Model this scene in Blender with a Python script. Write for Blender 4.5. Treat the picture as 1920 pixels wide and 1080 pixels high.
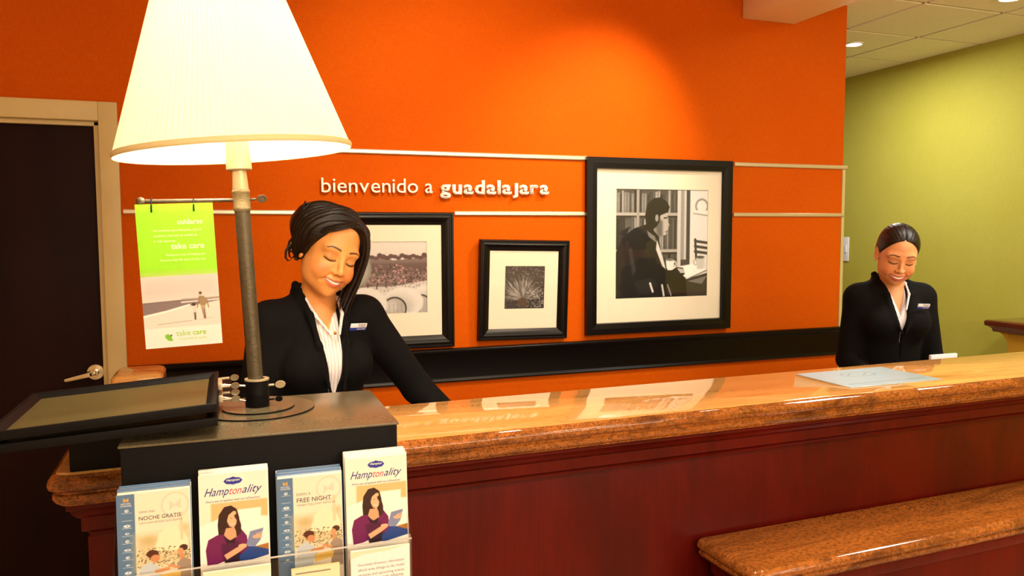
import bpy, bmesh, math, random
import numpy as np
from math import sin, cos, pi, radians as RAD, sqrt, atan2
from mathutils import Matrix, Vector
random.seed(7); np.random.seed(7)
for o in list(bpy.data.objects): bpy.data.objects.remove(o)
SC = bpy.context.scene; COL = SC.collection

# ------------------------------------------------------------------ camera
FPX, YAW, PIT, ROL, EYE = 1457.86, 0.349025, 0.0716048, -0.00338286, 1.6
_fw = np.array([sin(YAW)*cos(PIT), cos(YAW)*cos(PIT), -sin(PIT)])
_r = np.array([cos(YAW), -sin(YAW), 0.0]); _u = np.cross(_r, _fw)
_R = _r*cos(ROL)+_u*sin(ROL); _U = -_r*sin(ROL)+_u*cos(ROL)
cam = bpy.data.cameras.new('camera'); co = bpy.data.objects.new('camera', cam); COL.objects.link(co)
M3 = Matrix(((_R[0], _U[0], -_fw[0]), (_R[1], _U[1], -_fw[1]), (_R[2], _U[2], -_fw[2])))
co.matrix_world = Matrix.Translation((0, 0, EYE)) @ M3.to_4x4()
cam.sensor_width = 36; cam.lens = FPX/1920*36; cam.clip_start = .05; cam.clip_end = 60
SC.camera = co
def ray(x, y): return _fw+_R*(x-960)/FPX-_U*(y-540)/FPX
def at_y(x, y, Y): d = ray(x, y)*Y/ray(x, y)[1]; return Vector((d[0], d[1], EYE+d[2]))
def at_z(x, y, z): r = ray(x, y); d = r*(z-EYE)/r[2]; return Vector((d[0], d[1], z))

# ------------------------------------------------------------------ world, exposure, lights
SC.view_settings.view_transform = 'Standard'; SC.view_settings.look = 'None'
SC.view_settings.exposure = 0.6; SC.view_settings.gamma = 1.0; SC.view_settings.use_curve_mapping = False
w = bpy.data.worlds.new('world'); SC.world = w; w.use_nodes = True
w.node_tree.nodes['Background'].inputs[0].default_value = (1.0, .8, .6, 1)
w.node_tree.nodes['Background'].inputs[1].default_value = 0.15
def light(name, kind, loc, power, color, target=None, size=.1, spot=60, blend=.8, sy=None, spread=None):
    l = bpy.data.lights.new(name, kind); l.energy = power; l.color = color
    if kind == 'SPOT': l.spot_size = RAD(spot); l.spot_blend = blend; l.shadow_soft_size = size
    elif kind == 'AREA':
        l.size = size
        if sy: l.shape = 'RECTANGLE'; l.size_y = sy
        if spread: l.spread = RAD(spread)
    else: l.shadow_soft_size = size
    o = bpy.data.objects.new(name, l); COL.objects.link(o); o.location = loc
    if target is not None: o.rotation_euler = (Vector(target)-Vector(loc)).to_track_quat('-Z', 'Y').to_euler()
    return o
WARM = (1, .80, .55); WARM2 = (1, .86, .68)
ZC = 2.87                                    # ceiling height
WY = 3.55                                    # back wall plane
# ceiling panels of the lobby behind and beside the camera
light('lobby_panel_light', 'AREA', (0.1, -1.0, 2.84), 42, WARM2, (0.1, -1.0, 0), 1.2, sy=.6)
light('lobby_panel_light', 'AREA', (2.6, -.9, 2.84), 22, WARM2, (2.6, -.9, 0), 1.2, sy=.6)
light('added_uplight_fill', 'AREA', (2.0, -2.6, 2.1), 70, WARM2, (2.0, -1.4, 2.87), 4.2, sy=.2)  # unseen up-facing fill, added to brighten the ceiling and the beam
light('wall_washer_light', 'SPOT', (2.0, 2.80, 2.83), 66, WARM, (1.70, WY, 1.9), .05, 78, 1)
light('wall_washer_light', 'SPOT', (.80, 2.0, 2.83), 72, WARM, (1.0, WY, 1.9), .05, 80, 1)
light('wall_washer_light', 'SPOT', (1.65, 2.0, 2.83), 32, WARM, (1.55, WY, 1.3), .05, 60, 1)
light('counter_downlight', 'SPOT', (1.25, 1.9, 2.83), 46, WARM2, (1.25, 1.9, 0), .05, 70, .8)
light('counter_downlight', 'SPOT', (2.45, 2.0, 2.83), 24, WARM2, (2.4, 2.0, 0), .05, 84, .8)
light('staff_downlight', 'SPOT', (.6, 1.2, 2.83), 34, WARM2, (.3, 2.3, 1.3), .06, 60, .8)
light('corridor_light', 'AREA', (3.35, 1.5, 2.83), 30, (1, .98, .9), (3.6, 1.7, 0), .6, sy=.6)
light('corridor_light', 'AREA', (3.95, 4.2, 2.83), 22, (1, .98, .9), (3.95, 4.2, 0), .5, sy=.5)

# ------------------------------------------------------------------ materials
def lin(c):
    c = np.asarray(c, float)/255.0
    return np.where(c <= .04045, c/12.92, ((c+.055)/1.055)**2.4)
def rgb(*c): return tuple(lin(c))+(1,)
MATS = {}
def nt(name):
    m = bpy.data.materials.new(name); m.use_nodes = True; MATS[name] = m
    n = m.node_tree; return m, n, n.nodes['Principled BSDF']
def mat(name, col, rough=.5, metal=0, spec=.5, coat=0, noise=0, scale=40, bump=0, bscale=200, sss=0, sheen=0, emit=0, stretch=(1, 1, 1)):
    m, n, b = nt(name)
    b.inputs['Base Color'].default_value = rgb(*col); b.inputs['Roughness'].default_value = rough
    b.inputs['Metallic'].default_value = metal; b.inputs['Specular IOR Level'].default_value = spec
    b.inputs['Coat Weight'].default_value = coat; b.inputs['Coat Roughness'].default_value = .08
    if sheen: b.inputs['Sheen Weight'].default_value = sheen
    if sss: b.inputs['Subsurface Weight'].default_value = sss; b.inputs['Subsurface Scale'].default_value = .01
    if emit: b.inputs['Emission Color'].default_value = rgb(*col); b.inputs['Emission Strength'].default_value = emit
    if noise or bump:
        tc = n.nodes.new('ShaderNodeTexCoord'); mp = n.nodes.new('ShaderNodeMapping'); n.links.new(tc.outputs['Object'], mp.inputs[0])
        mp.inputs['Scale'].default_value = stretch
    if noise:
        t = n.nodes.new('ShaderNodeTexNoise'); t.inputs['Scale'].default_value = scale; t.inputs['Detail'].default_value = 4
        n.links.new(mp.outputs[0], t.inputs['Vector'])
        r = n.nodes.new('ShaderNodeValToRGB'); n.links.new(t.outputs['Fac'], r.inputs[0])
        c = lin(col); r.color_ramp.elements[0].color = tuple(c*(1-noise))+(1,); r.color_ramp.elements[1].color = tuple(np.minimum(c*(1+noise), 1))+(1,)
        r.color_ramp.elements[0].position = .3; r.color_ramp.elements[1].position = .7
        n.links.new(r.outputs[0], b.inputs['Base Color'])
    if bump:
        t2 = n.nodes.new('ShaderNodeTexNoise'); t2.inputs['Scale'].default_value = bscale; t2.inputs['Detail'].default_value = 3
        n.links.new(mp.outputs[0], t2.inputs['Vector'])
        bp = n.nodes.new('ShaderNodeBump'); bp.inputs['Strength'].default_value = bump; bp.inputs['Distance'].default_value = .002
        n.links.new(t2.outputs['Fac'], bp.inputs['Height']); n.links.new(bp.outputs[0], b.inputs['Normal'])
    return m
def ramp(n, src, stops, interp='LINEAR'):
    r = n.nodes.new('ShaderNodeValToRGB'); r.color_ramp.interpolation = interp
    e = r.color_ramp.elements
    while len(e) < len(stops): e.new(.5)
    for k, (p, c) in enumerate(stops): e[k].position = p; e[k].color = rgb(*c) if len(c) == 3 else c
    n.links.new(src, r.inputs[0]); return r
def noise_node(n, scale, detail=4, rough=.5, vec=None, stretch=(1, 1, 1), dist=0):
    tc = n.nodes.new('ShaderNodeTexCoord'); mp = n.nodes.new('ShaderNodeMapping'); mp.inputs['Scale'].default_value = stretch
    n.links.new(tc.outputs['Object'], mp.inputs[0])
    t = n.nodes.new('ShaderNodeTexNoise'); t.inputs['Scale'].default_value = scale; t.inputs['Detail'].default_value = detail
    t.inputs['Roughness'].default_value = rough; t.inputs['Distortion'].default_value = dist
    n.links.new(mp.outputs[0], t.inputs['Vector']); return t
def mix(n, fac, a, b, mode='MIX'):
    m = n.nodes.new('ShaderNodeMix'); m.data_type = 'RGBA'; m.blend_type = mode
    for s, v in ((m.inputs[0], fac), (m.inputs[6], a), (m.inputs[7], b)):
        if hasattr(v, 'is_output'): n.links.new(v, s)
        elif isinstance(v, (int, float)): s.default_value = v
        else: s.default_value = v
    return m.outputs[2]
# woven wallpapers
def wallpaper(name, c1, c2, weave_c, amt):
    m, n, b = nt(name)
    big = noise_node(n, 1.4, 3)
    base = ramp(n, big.outputs['Fac'], [(.35, c1), (.65, c2)])
    v = noise_node(n, 90, 3, .6, stretch=(6, 6, .35)); h = noise_node(n, 90, 3, .6, stretch=(.35, .35, 6))
    vv = ramp(n, v.outputs['Fac'], [(.35, (0, 0, 0)), (.65, (255, 255, 255))]); hh = ramp(n, h.outputs['Fac'], [(.4, (0, 0, 0)), (.6, (255, 255, 255))])
    k = mix(n, .35, vv.outputs[0], hh.outputs[0]); kk = mix(n, 1.0, k, (amt, amt, amt, 1), 'MULTIPLY')
    n.links.new(mix(n, kk, base.outputs[0], rgb(*weave_c)), b.inputs['Base Color'])
    b.inputs['Roughness'].default_value = .75; b.inputs['Specular IOR Level'].default_value = .08
    bp = n.nodes.new('ShaderNodeBump'); bp.inputs['Strength'].default_value = .15; bp.inputs['Distance'].default_value = .001
    n.links.new(k, bp.inputs['Height']); n.links.new(bp.outputs[0], b.inputs['Normal'])
    return m
ORANGE = wallpaper('orange_wallpaper', (208, 90, 0), (214, 97, 0), (182, 64, 0), .6)
GREEN = wallpaper('green_wallpaper', (182, 174, 72), (188, 182, 84), (168, 156, 56), .5)
# polished granite: tan field with brown and charcoal mottling drawn out along the slab
def granite(name, tan, brown, fleck, patch=.5):
    m, n, b = nt(name)
    a = noise_node(n, 3.2, 7, .62, stretch=(.35, 2.2, 2.2) if patch < 1 else (1.6, 3, 4), dist=.8)
    tan2 = tuple(min(255, int(x*1.07)) for x in tan)
    base = ramp(n, a.outputs['Fac'], [(.28, brown), (.43, tan), (.58, tan2), (.76, brown)] if patch < .8 else [(.34, brown), (.47, tan), (.56, tan2), (.69, brown)])
    s = noise_node(n, 14, 5, .7, stretch=(.18, 2.5, 2.5) if patch < .8 else (.9, 2.2, 2.2), dist=.4); ss = ramp(n, s.outputs['Fac'], [(.40, (0, 0, 0)), (.75, (150, 150, 150))])
    c0 = mix(n, ss.outputs[0], base.outputs[0], rgb(*brown))
    f = noise_node(n, 110, 4, .7, stretch=(.7, 1, 1)); ff = ramp(n, f.outputs['Fac'], [(.54 if patch < .8 else .46, (0, 0, 0)), (.70 if patch < .8 else .60, (170, 170, 170) if patch < .8 else (225, 225, 225))])
    c = mix(n, ff.outputs[0], c0, rgb(*[int(x*.66) for x in tan]))
    g = noise_node(n, 150 if patch < 1 else 230, 3, .6); gm = noise_node(n, 5, 4, .6, stretch=(.6, 1.6, 1.6))
    gg = ramp(n, g.outputs['Fac'], [(.55 if patch < 1 else .50, (0, 0, 0)), (.62, (255, 255, 255))]); gmm = ramp(n, gm.outputs['Fac'], [(.50 if patch < 1 else .30, (0, 0, 0)), (.66 if patch < 1 else .52, (255, 255, 255))])
    q = mix(n, 1.0, gg.outputs[0], gmm.outputs[0], 'MULTIPLY')
    c2 = mix(n, mix(n, 1.0, q, (.65, .65, .65, 1), 'MULTIPLY'), c, rgb(*fleck))
    n.links.new(c2, b.inputs['Base Color'])
    b.inputs['Roughness'].default_value = .045; b.inputs['Specular IOR Level'].default_value = .5
    return m
GRAN = granite('polished_granite', (214, 156, 88), (168, 96, 40), (40, 24, 16))
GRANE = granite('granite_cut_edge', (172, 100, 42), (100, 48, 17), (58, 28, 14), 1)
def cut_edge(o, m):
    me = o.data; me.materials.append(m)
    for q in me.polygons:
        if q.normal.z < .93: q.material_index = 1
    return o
GRAN2 = granite('dark_polished_granite', (160, 92, 36), (84, 38, 14), (44, 24, 14), .85)
def wood(name, c1, c2, rough=.3):
    m, n, b = nt(name)
    a = noise_node(n, 5, 6, .6, stretch=(1, 1, .35), dist=.6); base = ramp(n, a.outputs['Fac'], [(.3, c1), (.7, c2)])
    g = noise_node(n, 60, 4, .6, stretch=(3, 3, .12)); gg = ramp(n, g.outputs['Fac'], [(.3, (0, 0, 0)), (.7, (255, 255, 255))])
    n.links.new(mix(n, mix(n, 1.0, gg.outputs[0], (.45, .45, .45, 1), 'MULTIPLY'), base.outputs[0], rgb(*c1)), b.inputs['Base Color'])
    b.inputs['Roughness'].default_value = rough; b.inputs['Specular IOR Level'].default_value = .2
    return m
CHERRY = wood('cherry_wood', (66, 6, 2), (102, 13, 4), .34)
DOORW = mat('dark_mahogany_door', (30, 6, 3), .55, spec=.12, noise=.3, scale=5, stretch=(1, 1, .3))
BLACK_TRIM = mat('black_lacquer_trim', (10, 5, 4), .34, spec=.16)
FRAMEB = mat('black_frame_wood', (10, 6, 6), .3, spec=.28)
CREAM = mat('cream_paint', (214, 190, 134), .45, noise=.04, scale=8)
SILVER = mat('satin_metal_strip', (226, 212, 186), .3, metal=.75)
CHROME = mat('brushed_chrome', (215, 208, 190), .22, metal=1)
STEEL = mat('satin_nickel', (196, 184, 156), .3, metal=.9)
PEWTER = mat('hammered_pewter', (92, 82, 64), .42, metal=.55, noise=.15, scale=120, bump=.5, bscale=260)
PEWTL = mat('pale_pewter', (196, 180, 146), .4, metal=.4, bump=.25, bscale=300)
BLACKM = mat('black_powder_coat', (11, 9, 10), .55, spec=.14, noise=.1, scale=200, bump=.15, bscale=500)
BOXTOP = mat('speckled_olive_laminate', (98, 88, 66), .22, noise=.18, scale=260, spec=.6)
TRAYIN = mat('speckled_olive_tray', (98, 89, 54), .34, noise=.3, scale=420, metal=.2)
MATB = mat('ivory_mat_board', (236, 226, 206), .6)
WHITEP = mat('white_paper', (246, 242, 232), .5)
BLUEP = mat('blue_edged_paper', (96, 134, 178), .5)
WHITEL = mat('white_acrylic_letter', (246, 240, 230), .3)
SOFFIT = mat('peach_ceiling_paint', (250, 226, 186), .6)
CEILC = mat('ceiling_board', (196, 180, 130), .8)
TILE = mat('ceiling_tile_mineral', (244, 238, 218), .85, noise=.03, scale=60)
TBAR = mat('ceiling_grid_bar', (104, 84, 44), .5)
FLOORM = mat('beige_stone_floor', (196, 172, 138), .25, noise=.08, scale=3)
LOBBY = mat('lobby_wall_paint', (226, 196, 146), .6)
def glass(name, rough=.02, tint=(1, 1, 1, 1)):
    m = bpy.data.materials.new(name); m.use_nodes = True; n = m.node_tree; n.nodes.clear()
    out = n.nodes.new('ShaderNodeOutputMaterial'); tr = n.nodes.new('ShaderNodeBsdfTransparent'); gl = n.nodes.new('ShaderNodeBsdfGlossy')
    tr.inputs[0].default_value = tint; gl.inputs['Roughness'].default_value = rough
    lw = n.nodes.new('ShaderNodeLayerWeight'); pw = n.nodes.new('ShaderNodeMath'); pw.operation = 'POWER'; pw.inputs[1].default_value = 4.5; n.links.new(lw.outputs['Facing'], pw.inputs[0])
    ma = n.nodes.new('ShaderNodeMath'); ma.operation = 'MULTIPLY_ADD'; ma.inputs[1].default_value = .7; ma.inputs[2].default_value = .025; n.links.new(pw.outputs[0], ma.inputs[0]); mx = n.nodes.new('ShaderNodeMixShader')
    n.links.new(ma.outputs[0], mx.inputs[0]); n.links.new(tr.outputs[0], mx.inputs[1]); n.links.new(gl.outputs[0], mx.inputs[2]); n.links.new(mx.outputs[0], out.inputs[0]); return m
GLASS = glass('clear_glazing'); ACRYL = glass('clear_acrylic', .03, (.93, .93, .92, 1))
ACEDGE = mat('acrylic_edge', (215, 212, 205), .15, spec=.8)
def vcol(name, rough=.45, coat=0, sss=0, spec=.5):
    m, n, b = nt(name); a = n.nodes.new('ShaderNodeVertexColor'); a.layer_name = 'Col'
    n.links.new(a.outputs[0], b.inputs['Base Color']); b.inputs['Roughness'].default_value = rough
    b.inputs['Coat Weight'].default_value = coat; b.inputs['Specular IOR Level'].default_value = spec
    if sss: b.inputs['Subsurface Weight'].default_value = sss; b.inputs['Subsurface Scale'].default_value = .006
    return m
PRINT = vcol('printed_photo_paper', .35); SKIN = vcol('skin', .42, sss=.12)
def shade_mat():
    m, n, b = nt('pleated_shade_fabric')
    b.inputs['Base Color'].default_value = rgb(252, 246, 232); b.inputs['Roughness'].default_value = .8
    t = n.nodes.new('ShaderNodeBsdfTranslucent'); t.inputs[0].default_value = rgb(255, 248, 232)
    mx = n.nodes.new('ShaderNodeMixShader'); mx.inputs[0].default_value = .55
    out = n.nodes['Material Output']; n.links.new(b.outputs[0], mx.inputs[1]); n.links.new(t.outputs[0], mx.inputs[2]); n.links.new(mx.outputs[0], out.inputs[0]); return m
SHADE = shade_mat()
BULB = mat('lit_bulb_glass', (255, 226, 170), .4, emit=30)
LAMPEM = mat('lit_downlight_lens', (255, 246, 225), .4, emit=14)
def cloth(name, col, rough=.85, stripe=None):
    m, n, b = nt(name); b.inputs['Roughness'].default_value = rough; b.inputs['Base Color'].default_value = rgb(*col); b.inputs['Specular IOR Level'].default_value = .15
    t = noise_node(n, 700, 2); bp = n.nodes.new('ShaderNodeBump'); bp.inputs['Strength'].default_value = .25; bp.inputs['Distance'].default_value = .001
    n.links.new(t.outputs['Fac'], bp.inputs['Height']); n.links.new(bp.outputs[0], b.inputs['Normal'])
    if stripe:
        tc = n.nodes.new('ShaderNodeTexCoord'); wv = n.nodes.new('ShaderNodeTexWave'); wv.inputs['Scale'].default_value = 32; wv.inputs['Distortion'].default_value = .6
        n.links.new(tc.outputs['Object'], wv.inputs['Vector']); r = ramp(n, wv.outputs['Fac'], [(.75, col), (.95, stripe)]); n.links.new(r.outputs[0], b.inputs['Base Color'])
    return m
SUIT = cloth('black_suit_cloth', (9, 7, 7)); SHIRT = cloth('white_pinstripe_cotton', (240, 232, 228), .7, (205, 192, 196)); SHIRT2 = cloth('white_cotton', (232, 230, 240), .7)
def hairm(name, c1, c2):
    m, n, b = nt(name); t = noise_node(n, 45, 4, .6, stretch=(1.5, .35, 5), dist=.5); r = ramp(n, t.outputs['Fac'], [(.35, c1), (.7, c2)])
    n.links.new(r.outputs[0], b.inputs['Base Color']); b.inputs['Roughness'].default_value = .36; b.inputs['Specular IOR Level'].default_value = .35
    bp = n.nodes.new('ShaderNodeBump'); bp.inputs['Strength'].default_value = .6; bp.inputs['Distance'].default_value = .002
    n.links.new(t.outputs['Fac'], bp.inputs['Height']); n.links.new(bp.outputs[0], b.inputs['Normal']); return m
HAIR1 = hairm('dark_brown_hair', (8, 4, 3), (30, 13, 7)); HAIR2 = hairm('black_brown_hair', (12, 6, 5), (34, 18, 12))
GOLD = mat('gold', (226, 170, 60), .25, metal=1); SHOE = mat('black_leather', (12, 10, 10), .3); BLUEB = mat('blue_badge_band', (28, 52, 150), .35); GREYT = mat('grey_print', (140, 134, 128), .6)
NAVY = mat('navy_ink', (30, 30, 120), .5); REDINK = mat('red_ink', (205, 70, 90), .5); DARKINK = mat('dark_ink', (86, 76, 78), .5); WHINK = mat('white_ink', (238, 255, 214), .5); GREENINK = mat('green_ink', (150, 205, 50), .5); PLASTIC = mat('white_plastic', (235, 236, 242), .35)

# ------------------------------------------------------------------ building helpers
FR = {}                                       # world frame of every root
def tag(o, label=None, cat=None, group=None, kind=None):
    if label: o['label'] = label
    if cat: o['category'] = cat
    if group: o['group'] = group
    if kind: o['kind'] = kind
    return o
def thing(name, label, cat, M=(0, 0, 0), group=None):
    o = bpy.data.objects.new(name, None); COL.objects.link(o); o.empty_display_size = .1
    if not isinstance(M, Matrix): M = Matrix.Translation(M)
    o.matrix_world = M; FR[o.name] = M.copy(); return tag(o, label, cat, group)
class MB:
    def __init__(s): s.v = []; s.f = []; s.M = None
    def add(s, vs, fs):
        n = len(s.v); s.v += [tuple(s.M @ Vector(v)) if s.M else tuple(v) for v in vs]; s.f += [tuple(i+n for i in f) for f in fs]; return s
    def box(s, a, b):
        x0, y0, z0 = a; x1, y1, z1 = b
        return s.add([(x0, y0, z0), (x1, y0, z0), (x1, y1, z0), (x0, y1, z0), (x0, y0, z1), (x1, y0, z1), (x1, y1, z1), (x0, y1, z1)],
                     [(0, 3, 2, 1), (4, 5, 6, 7), (0, 1, 5, 4), (1, 2, 6, 5), (2, 3, 7, 6), (3, 0, 4, 7)])
    def prism(s, poly, d0, d1, axis='x'):     # poly of 2D points swept along an axis
        n = len(poly); vs = []
        for d in (d0, d1):
            for (a, b) in poly: vs.append({'x': (d, a, b), 'y': (a, d, b), 'z': (a, b, d)}[axis])
        return s.add(vs, [tuple(range(n))[::-1], tuple(range(n, 2*n))]+[(i, (i+1) % n, n+(i+1) % n, n+i) for i in range(n)])
    def tube(s, pts, r, n=12, cap=True):
        pts = [Vector(p) for p in pts]; R = r if hasattr(r, '__len__') else [r]*len(pts); vs = []; fs = []
        up = None
        for i, p in enumerate(pts):
            t = (pts[min(i+1, len(pts)-1)]-pts[max(i-1, 0)]).normalized()
            if up is None: up = Vector((0, 0, 1)) if abs(t.z) < .9 else Vector((1, 0, 0))
            a = (up-t*up.dot(t)).normalized(); b = t.cross(a); up = a
            for k in range(n): q = 2*pi*k/n; vs.append(p+(a*cos(q)+b*sin(q))*R[i])
        for i in range(len(pts)-1):
            for k in range(n): fs.append((i*n+k, i*n+(k+1) % n, (i+1)*n+(k+1) % n, (i+1)*n+k))
        if cap: fs += [tuple(range(n))[::-1], tuple(range((len(pts)-1)*n, len(pts)*n))]
        return s.add(vs, fs)
    def lathe(s, prof, c=(0, 0, 0), n=32, M=None, close=False):
        vs = []; fs = []; m = len(prof); c = Vector(c)
        for (r, z) in prof:
            for k in range(n): q = 2*pi*k/n; v = Vector((r*cos(q), r*sin(q), z)); vs.append((M @ v if M else v)+c)
        for i in range(m-1 if not close else m):
            j = (i+1) % m
            for k in range(n): fs.append((i*n+k, i*n+(k+1) % n, j*n+(k+1) % n, j*n+k))
        if not close: fs += [tuple(range(n))[::-1], tuple(range((m-1)*n, m*n))]
        return s.add(vs, fs)
    def loft_rect(s, x0, x1, y0, y1, prof, rc=0.0, ends=(1, 1, 1, 1)):   # prof: (inset, z); ends: which of x0,x1,y0,y1 take the inset
        loops = []; K = 4 if rc else 0
        for (i, z) in prof:
            a, b, c, d = x0+i*ends[0], x1-i*ends[1], y0+i*ends[2], y1-i*ends[3]; L = []
            if rc:
                for (cx, cy, st, use) in ((a, c, pi, ends[0] and ends[2]), (b, c, 1.5*pi, ends[1] and ends[2]), (b, d, 0, ends[1] and ends[3]), (a, d, .5*pi, ends[0] and ends[3])):
                    q = rc if use else .0005
                    ox = cx+q if cx == a else cx-q; oy = cy+q if cy == c else cy-q
                    for k in range(K+1): t = st+k*pi/2/K; L.append((ox+q*cos(t), oy+q*sin(t), z))
            else: L = [(a, c, z), (b, c, z), (b, d, z), (a, d, z)]
            loops.append(L)
        n = len(loops[0]); vs = [v for L in loops for v in L]; fs = []
        for i in range(len(loops)-1):
            for k in range(n): fs.append((i*n+k, (i+1)*n+k, (i+1)*n+(k+1) % n, i*n+(k+1) % n))
        fs += [tuple(range(n)), tuple(range((len(loops)-1)*n, len(loops)*n))[::-1]]
        return s.add(vs, fs)
    def build(s, name, m, parent=None, bevel=0, seg=2, smooth=False, world=True, kind=None):
        me = bpy.data.meshes.new(name)
        M = Matrix.Identity(4)
        root = parent
        while root is not None and root.parent is not None: root = root.parent
        if world and root is not None and root.name in FR: M = FR[root.name].inverted()
        me.from_pydata([tuple(M @ Vector(v)) for v in s.v], [], s.f)
        bm = bmesh.new(); bm.from_mesh(me)
        bmesh.ops.recalc_face_normals(bm, faces=bm.faces)
        if bevel: bmesh.ops.bevel(bm, geom=[e for e in bm.edges if len(e.link_faces) == 2 and e.calc_face_angle(0) > .5], offset=bevel, segments=seg, affect='EDGES', profile=.6)
        bm.to_mesh(me); bm.free()
        if smooth or bevel:
            me.shade_smooth(); me.set_sharp_from_angle(angle=RAD(40 if smooth else 25))
        if m: me.materials.append(m)
        o = bpy.data.objects.new(name, me); COL.objects.link(o); o.parent = parent
        if kind: o['kind'] = kind
        return o
def struct(o): o['kind'] = 'structure'; return o
def text(name, body, size, M, m, parent, ext=.0004, bold=0, shear=0, align='LEFT', spacing=1.0, world=True, fit=None):
    c = bpy.data.curves.new(name, 'FONT'); c.body = body; c.size = size; c.extrude = ext; c.offset = bold*size*.8; c.shear = shear
    c.align_x = align; c.space_character = spacing; c.resolution_u = 3
    t = bpy.data.objects.new(name, c); COL.objects.link(t); bpy.context.view_layer.update()
    me = bpy.data.meshes.new_from_object(t); bpy.data.objects.remove(t)
    co_ = np.array([v.co[:] for v in me.vertices]) if len(me.vertices) else np.zeros((0, 3))
    if fit and len(co_):
        w_, h_ = fit; mn = co_.min(0); mx = co_.max(0)
        sx = w_/(mx[0]-mn[0]) if w_ else 1; sy = h_/(mx[1]-mn[1]) if h_ else sx
        if not w_: sx = sy
        for v in me.vertices: v.co.x = (v.co.x-mn[0])*sx; v.co.y = (v.co.y-mn[1])*sy
    root = parent
    while root is not None and root.parent is not None: root = root.parent
    T = FR[root.name].inverted() @ M if (world and root is not None and root.name in FR) else M
    me.transform(T); me.name = name; me.materials.clear(); me.materials.append(m)
    o = bpy.data.objects.new(name, me); COL.objects.link(o); o.parent = parent; return o
def upright(p, rz=0, tilt=0, roll=0):         # text plane facing -Y at point p
    return Matrix.Translation(p) @ Matrix.Rotation(rz, 4, 'Z') @ Matrix.Rotation(tilt, 4, 'X') @ Matrix.Rotation(roll, 4, 'Y') @ Matrix.Rotation(pi/2, 4, 'X')

# flat prints: a finely divided sheet whose printed colours sit in a colour attribute
def sd_poly(U, V, P):
    P = np.array(P, float); d = np.full(U.shape, 1e9); s = np.ones(U.shape)
    n = len(P); j = n-1
    for i in range(n):
        e = P[j]-P[i]; wx = U-P[i][0]; wy = V-P[i][1]
        t = np.clip((wx*e[0]+wy*e[1])/max(e@e, 1e-12), 0, 1); bx = wx-e[0]*t; by = wy-e[1]*t
        d = np.minimum(d, bx*bx+by*by)
        c1 = V >= P[i][1]; c2 = V < P[j][1]; c3 = e[0]*wy > e[1]*wx
        s = np.where((c1 & c2 & c3) | (~c1 & ~c2 & ~c3), -s, s); j = i
    return s*np.sqrt(d)
class Paint:
    def __init__(s, w, h, nx, bg):
        s.w, s.h = w, h; s.nx = nx; s.ny = max(2, int(nx*h/w)); a = h/w; s.a = a
        s.U, s.V = np.meshgrid(np.linspace(0, 1, s.nx), np.linspace(0, a, s.ny)); s.px = 1.0/nx
        s.C = np.ones(s.U.shape+(3,))*np.array(bg, float)
    def put(s, d, col, soft=None, alpha=1.0):
        k = np.clip(.5-d/(soft or s.px*1.2), 0, 1)[..., None]*alpha
        col = np.asarray(col, float); s.C = s.C*(1-k)+col*k; return s
    def poly(s, P, col, soft=None, alpha=1.0): return s.put(sd_poly(s.U, s.V, P), col, soft, alpha)
    def ell(s, cx, cy, rx, ry, col, soft=None, alpha=1.0, rot=0):
        x = s.U-cx; y = s.V-cy; X = x*cos(rot)+y*sin(rot); Y = -x*sin(rot)+y*cos(rot)
        k = np.sqrt((X/rx)**2+(Y/ry)**2); return s.put((k-1)*min(rx, ry), col, soft, alpha)
    def line(s, P, r, col, soft=None, alpha=1.0):
        d = np.full(s.U.shape, 1e9)
        for (x0, y0), (x1, y1) in zip(P[:-1], P[1:]):
            ex, ey = x1-x0, y1-y0; t = np.clip(((s.U-x0)*ex+(s.V-y0)*ey)/max(ex*ex+ey*ey, 1e-12), 0, 1)
            d = np.minimum(d, np.hypot(s.U-x0-ex*t, s.V-y0-ey*t))
        return s.put(d-r, col, soft, alpha)
    def rect(s, x0, y0, x1, y1, col, soft=None, alpha=1.0): return s.poly([(x0, y0), (x1, y0), (x1, y1), (x0, y1)], col, soft, alpha)
    def noise(s, amp, cell=1):
        r = np.random.rand(s.ny//cell+2, s.nx//cell+2); r = np.kron(r, np.ones((cell, cell)))[:s.ny, :s.nx]
        s.C = np.clip(s.C+(r[..., None]-.5)*amp*2, 0, 255); return s
    def mesh(s, name):
        X = (s.U-.5)*s.w; Z = (s.a-s.V)*s.w
        vs = np.stack([X, np.zeros_like(X), Z], -1).reshape(-1, 3)
        idx = np.arange(s.nx*s.ny).reshape(s.ny, s.nx)
        f = np.stack([idx[1:, :-1], idx[1:, 1:], idx[:-1, 1:], idx[:-1, :-1]], -1).reshape(-1, 4)
        me = fastmesh(name, vs, f, lin(np.clip(s.C, 0, 255)).reshape(-1, 3)); me.materials.append(PRINT); return me
def fastmesh(name, vs, fs, col=None):
    me = bpy.data.meshes.new(name); n = len(fs)
    me.vertices.add(len(vs)); me.vertices.foreach_set('co', np.asarray(vs, np.float32).ravel())
    me.loops.add(n*4); me.loops.foreach_set('vertex_index', np.asarray(fs, np.int32).ravel())
    me.polygons.add(n); me.polygons.foreach_set('loop_start', np.arange(0, n*4, 4, dtype=np.int32)); me.polygons.foreach_set('loop_total', np.full(n, 4, np.int32))
    me.update(calc_edges=True); me.validate()
    if col is not None:
        a = me.color_attributes.new('Col', 'FLOAT_COLOR', 'POINT'); a.data.foreach_set('color', np.concatenate([col, np.ones((len(col), 1))], 1).astype(np.float32).ravel())
    return me
def link(name, me, parent=None, M=None):
    o = bpy.data.objects.new(name, me); COL.objects.link(o); o.parent = parent
    if M is not None:
        root = parent
        while root is not None and root.parent is not None: root = root.parent
        o.matrix_local = (FR[root.name].inverted() @ M) if (root is not None and root.name in FR) else M
    return o
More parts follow.
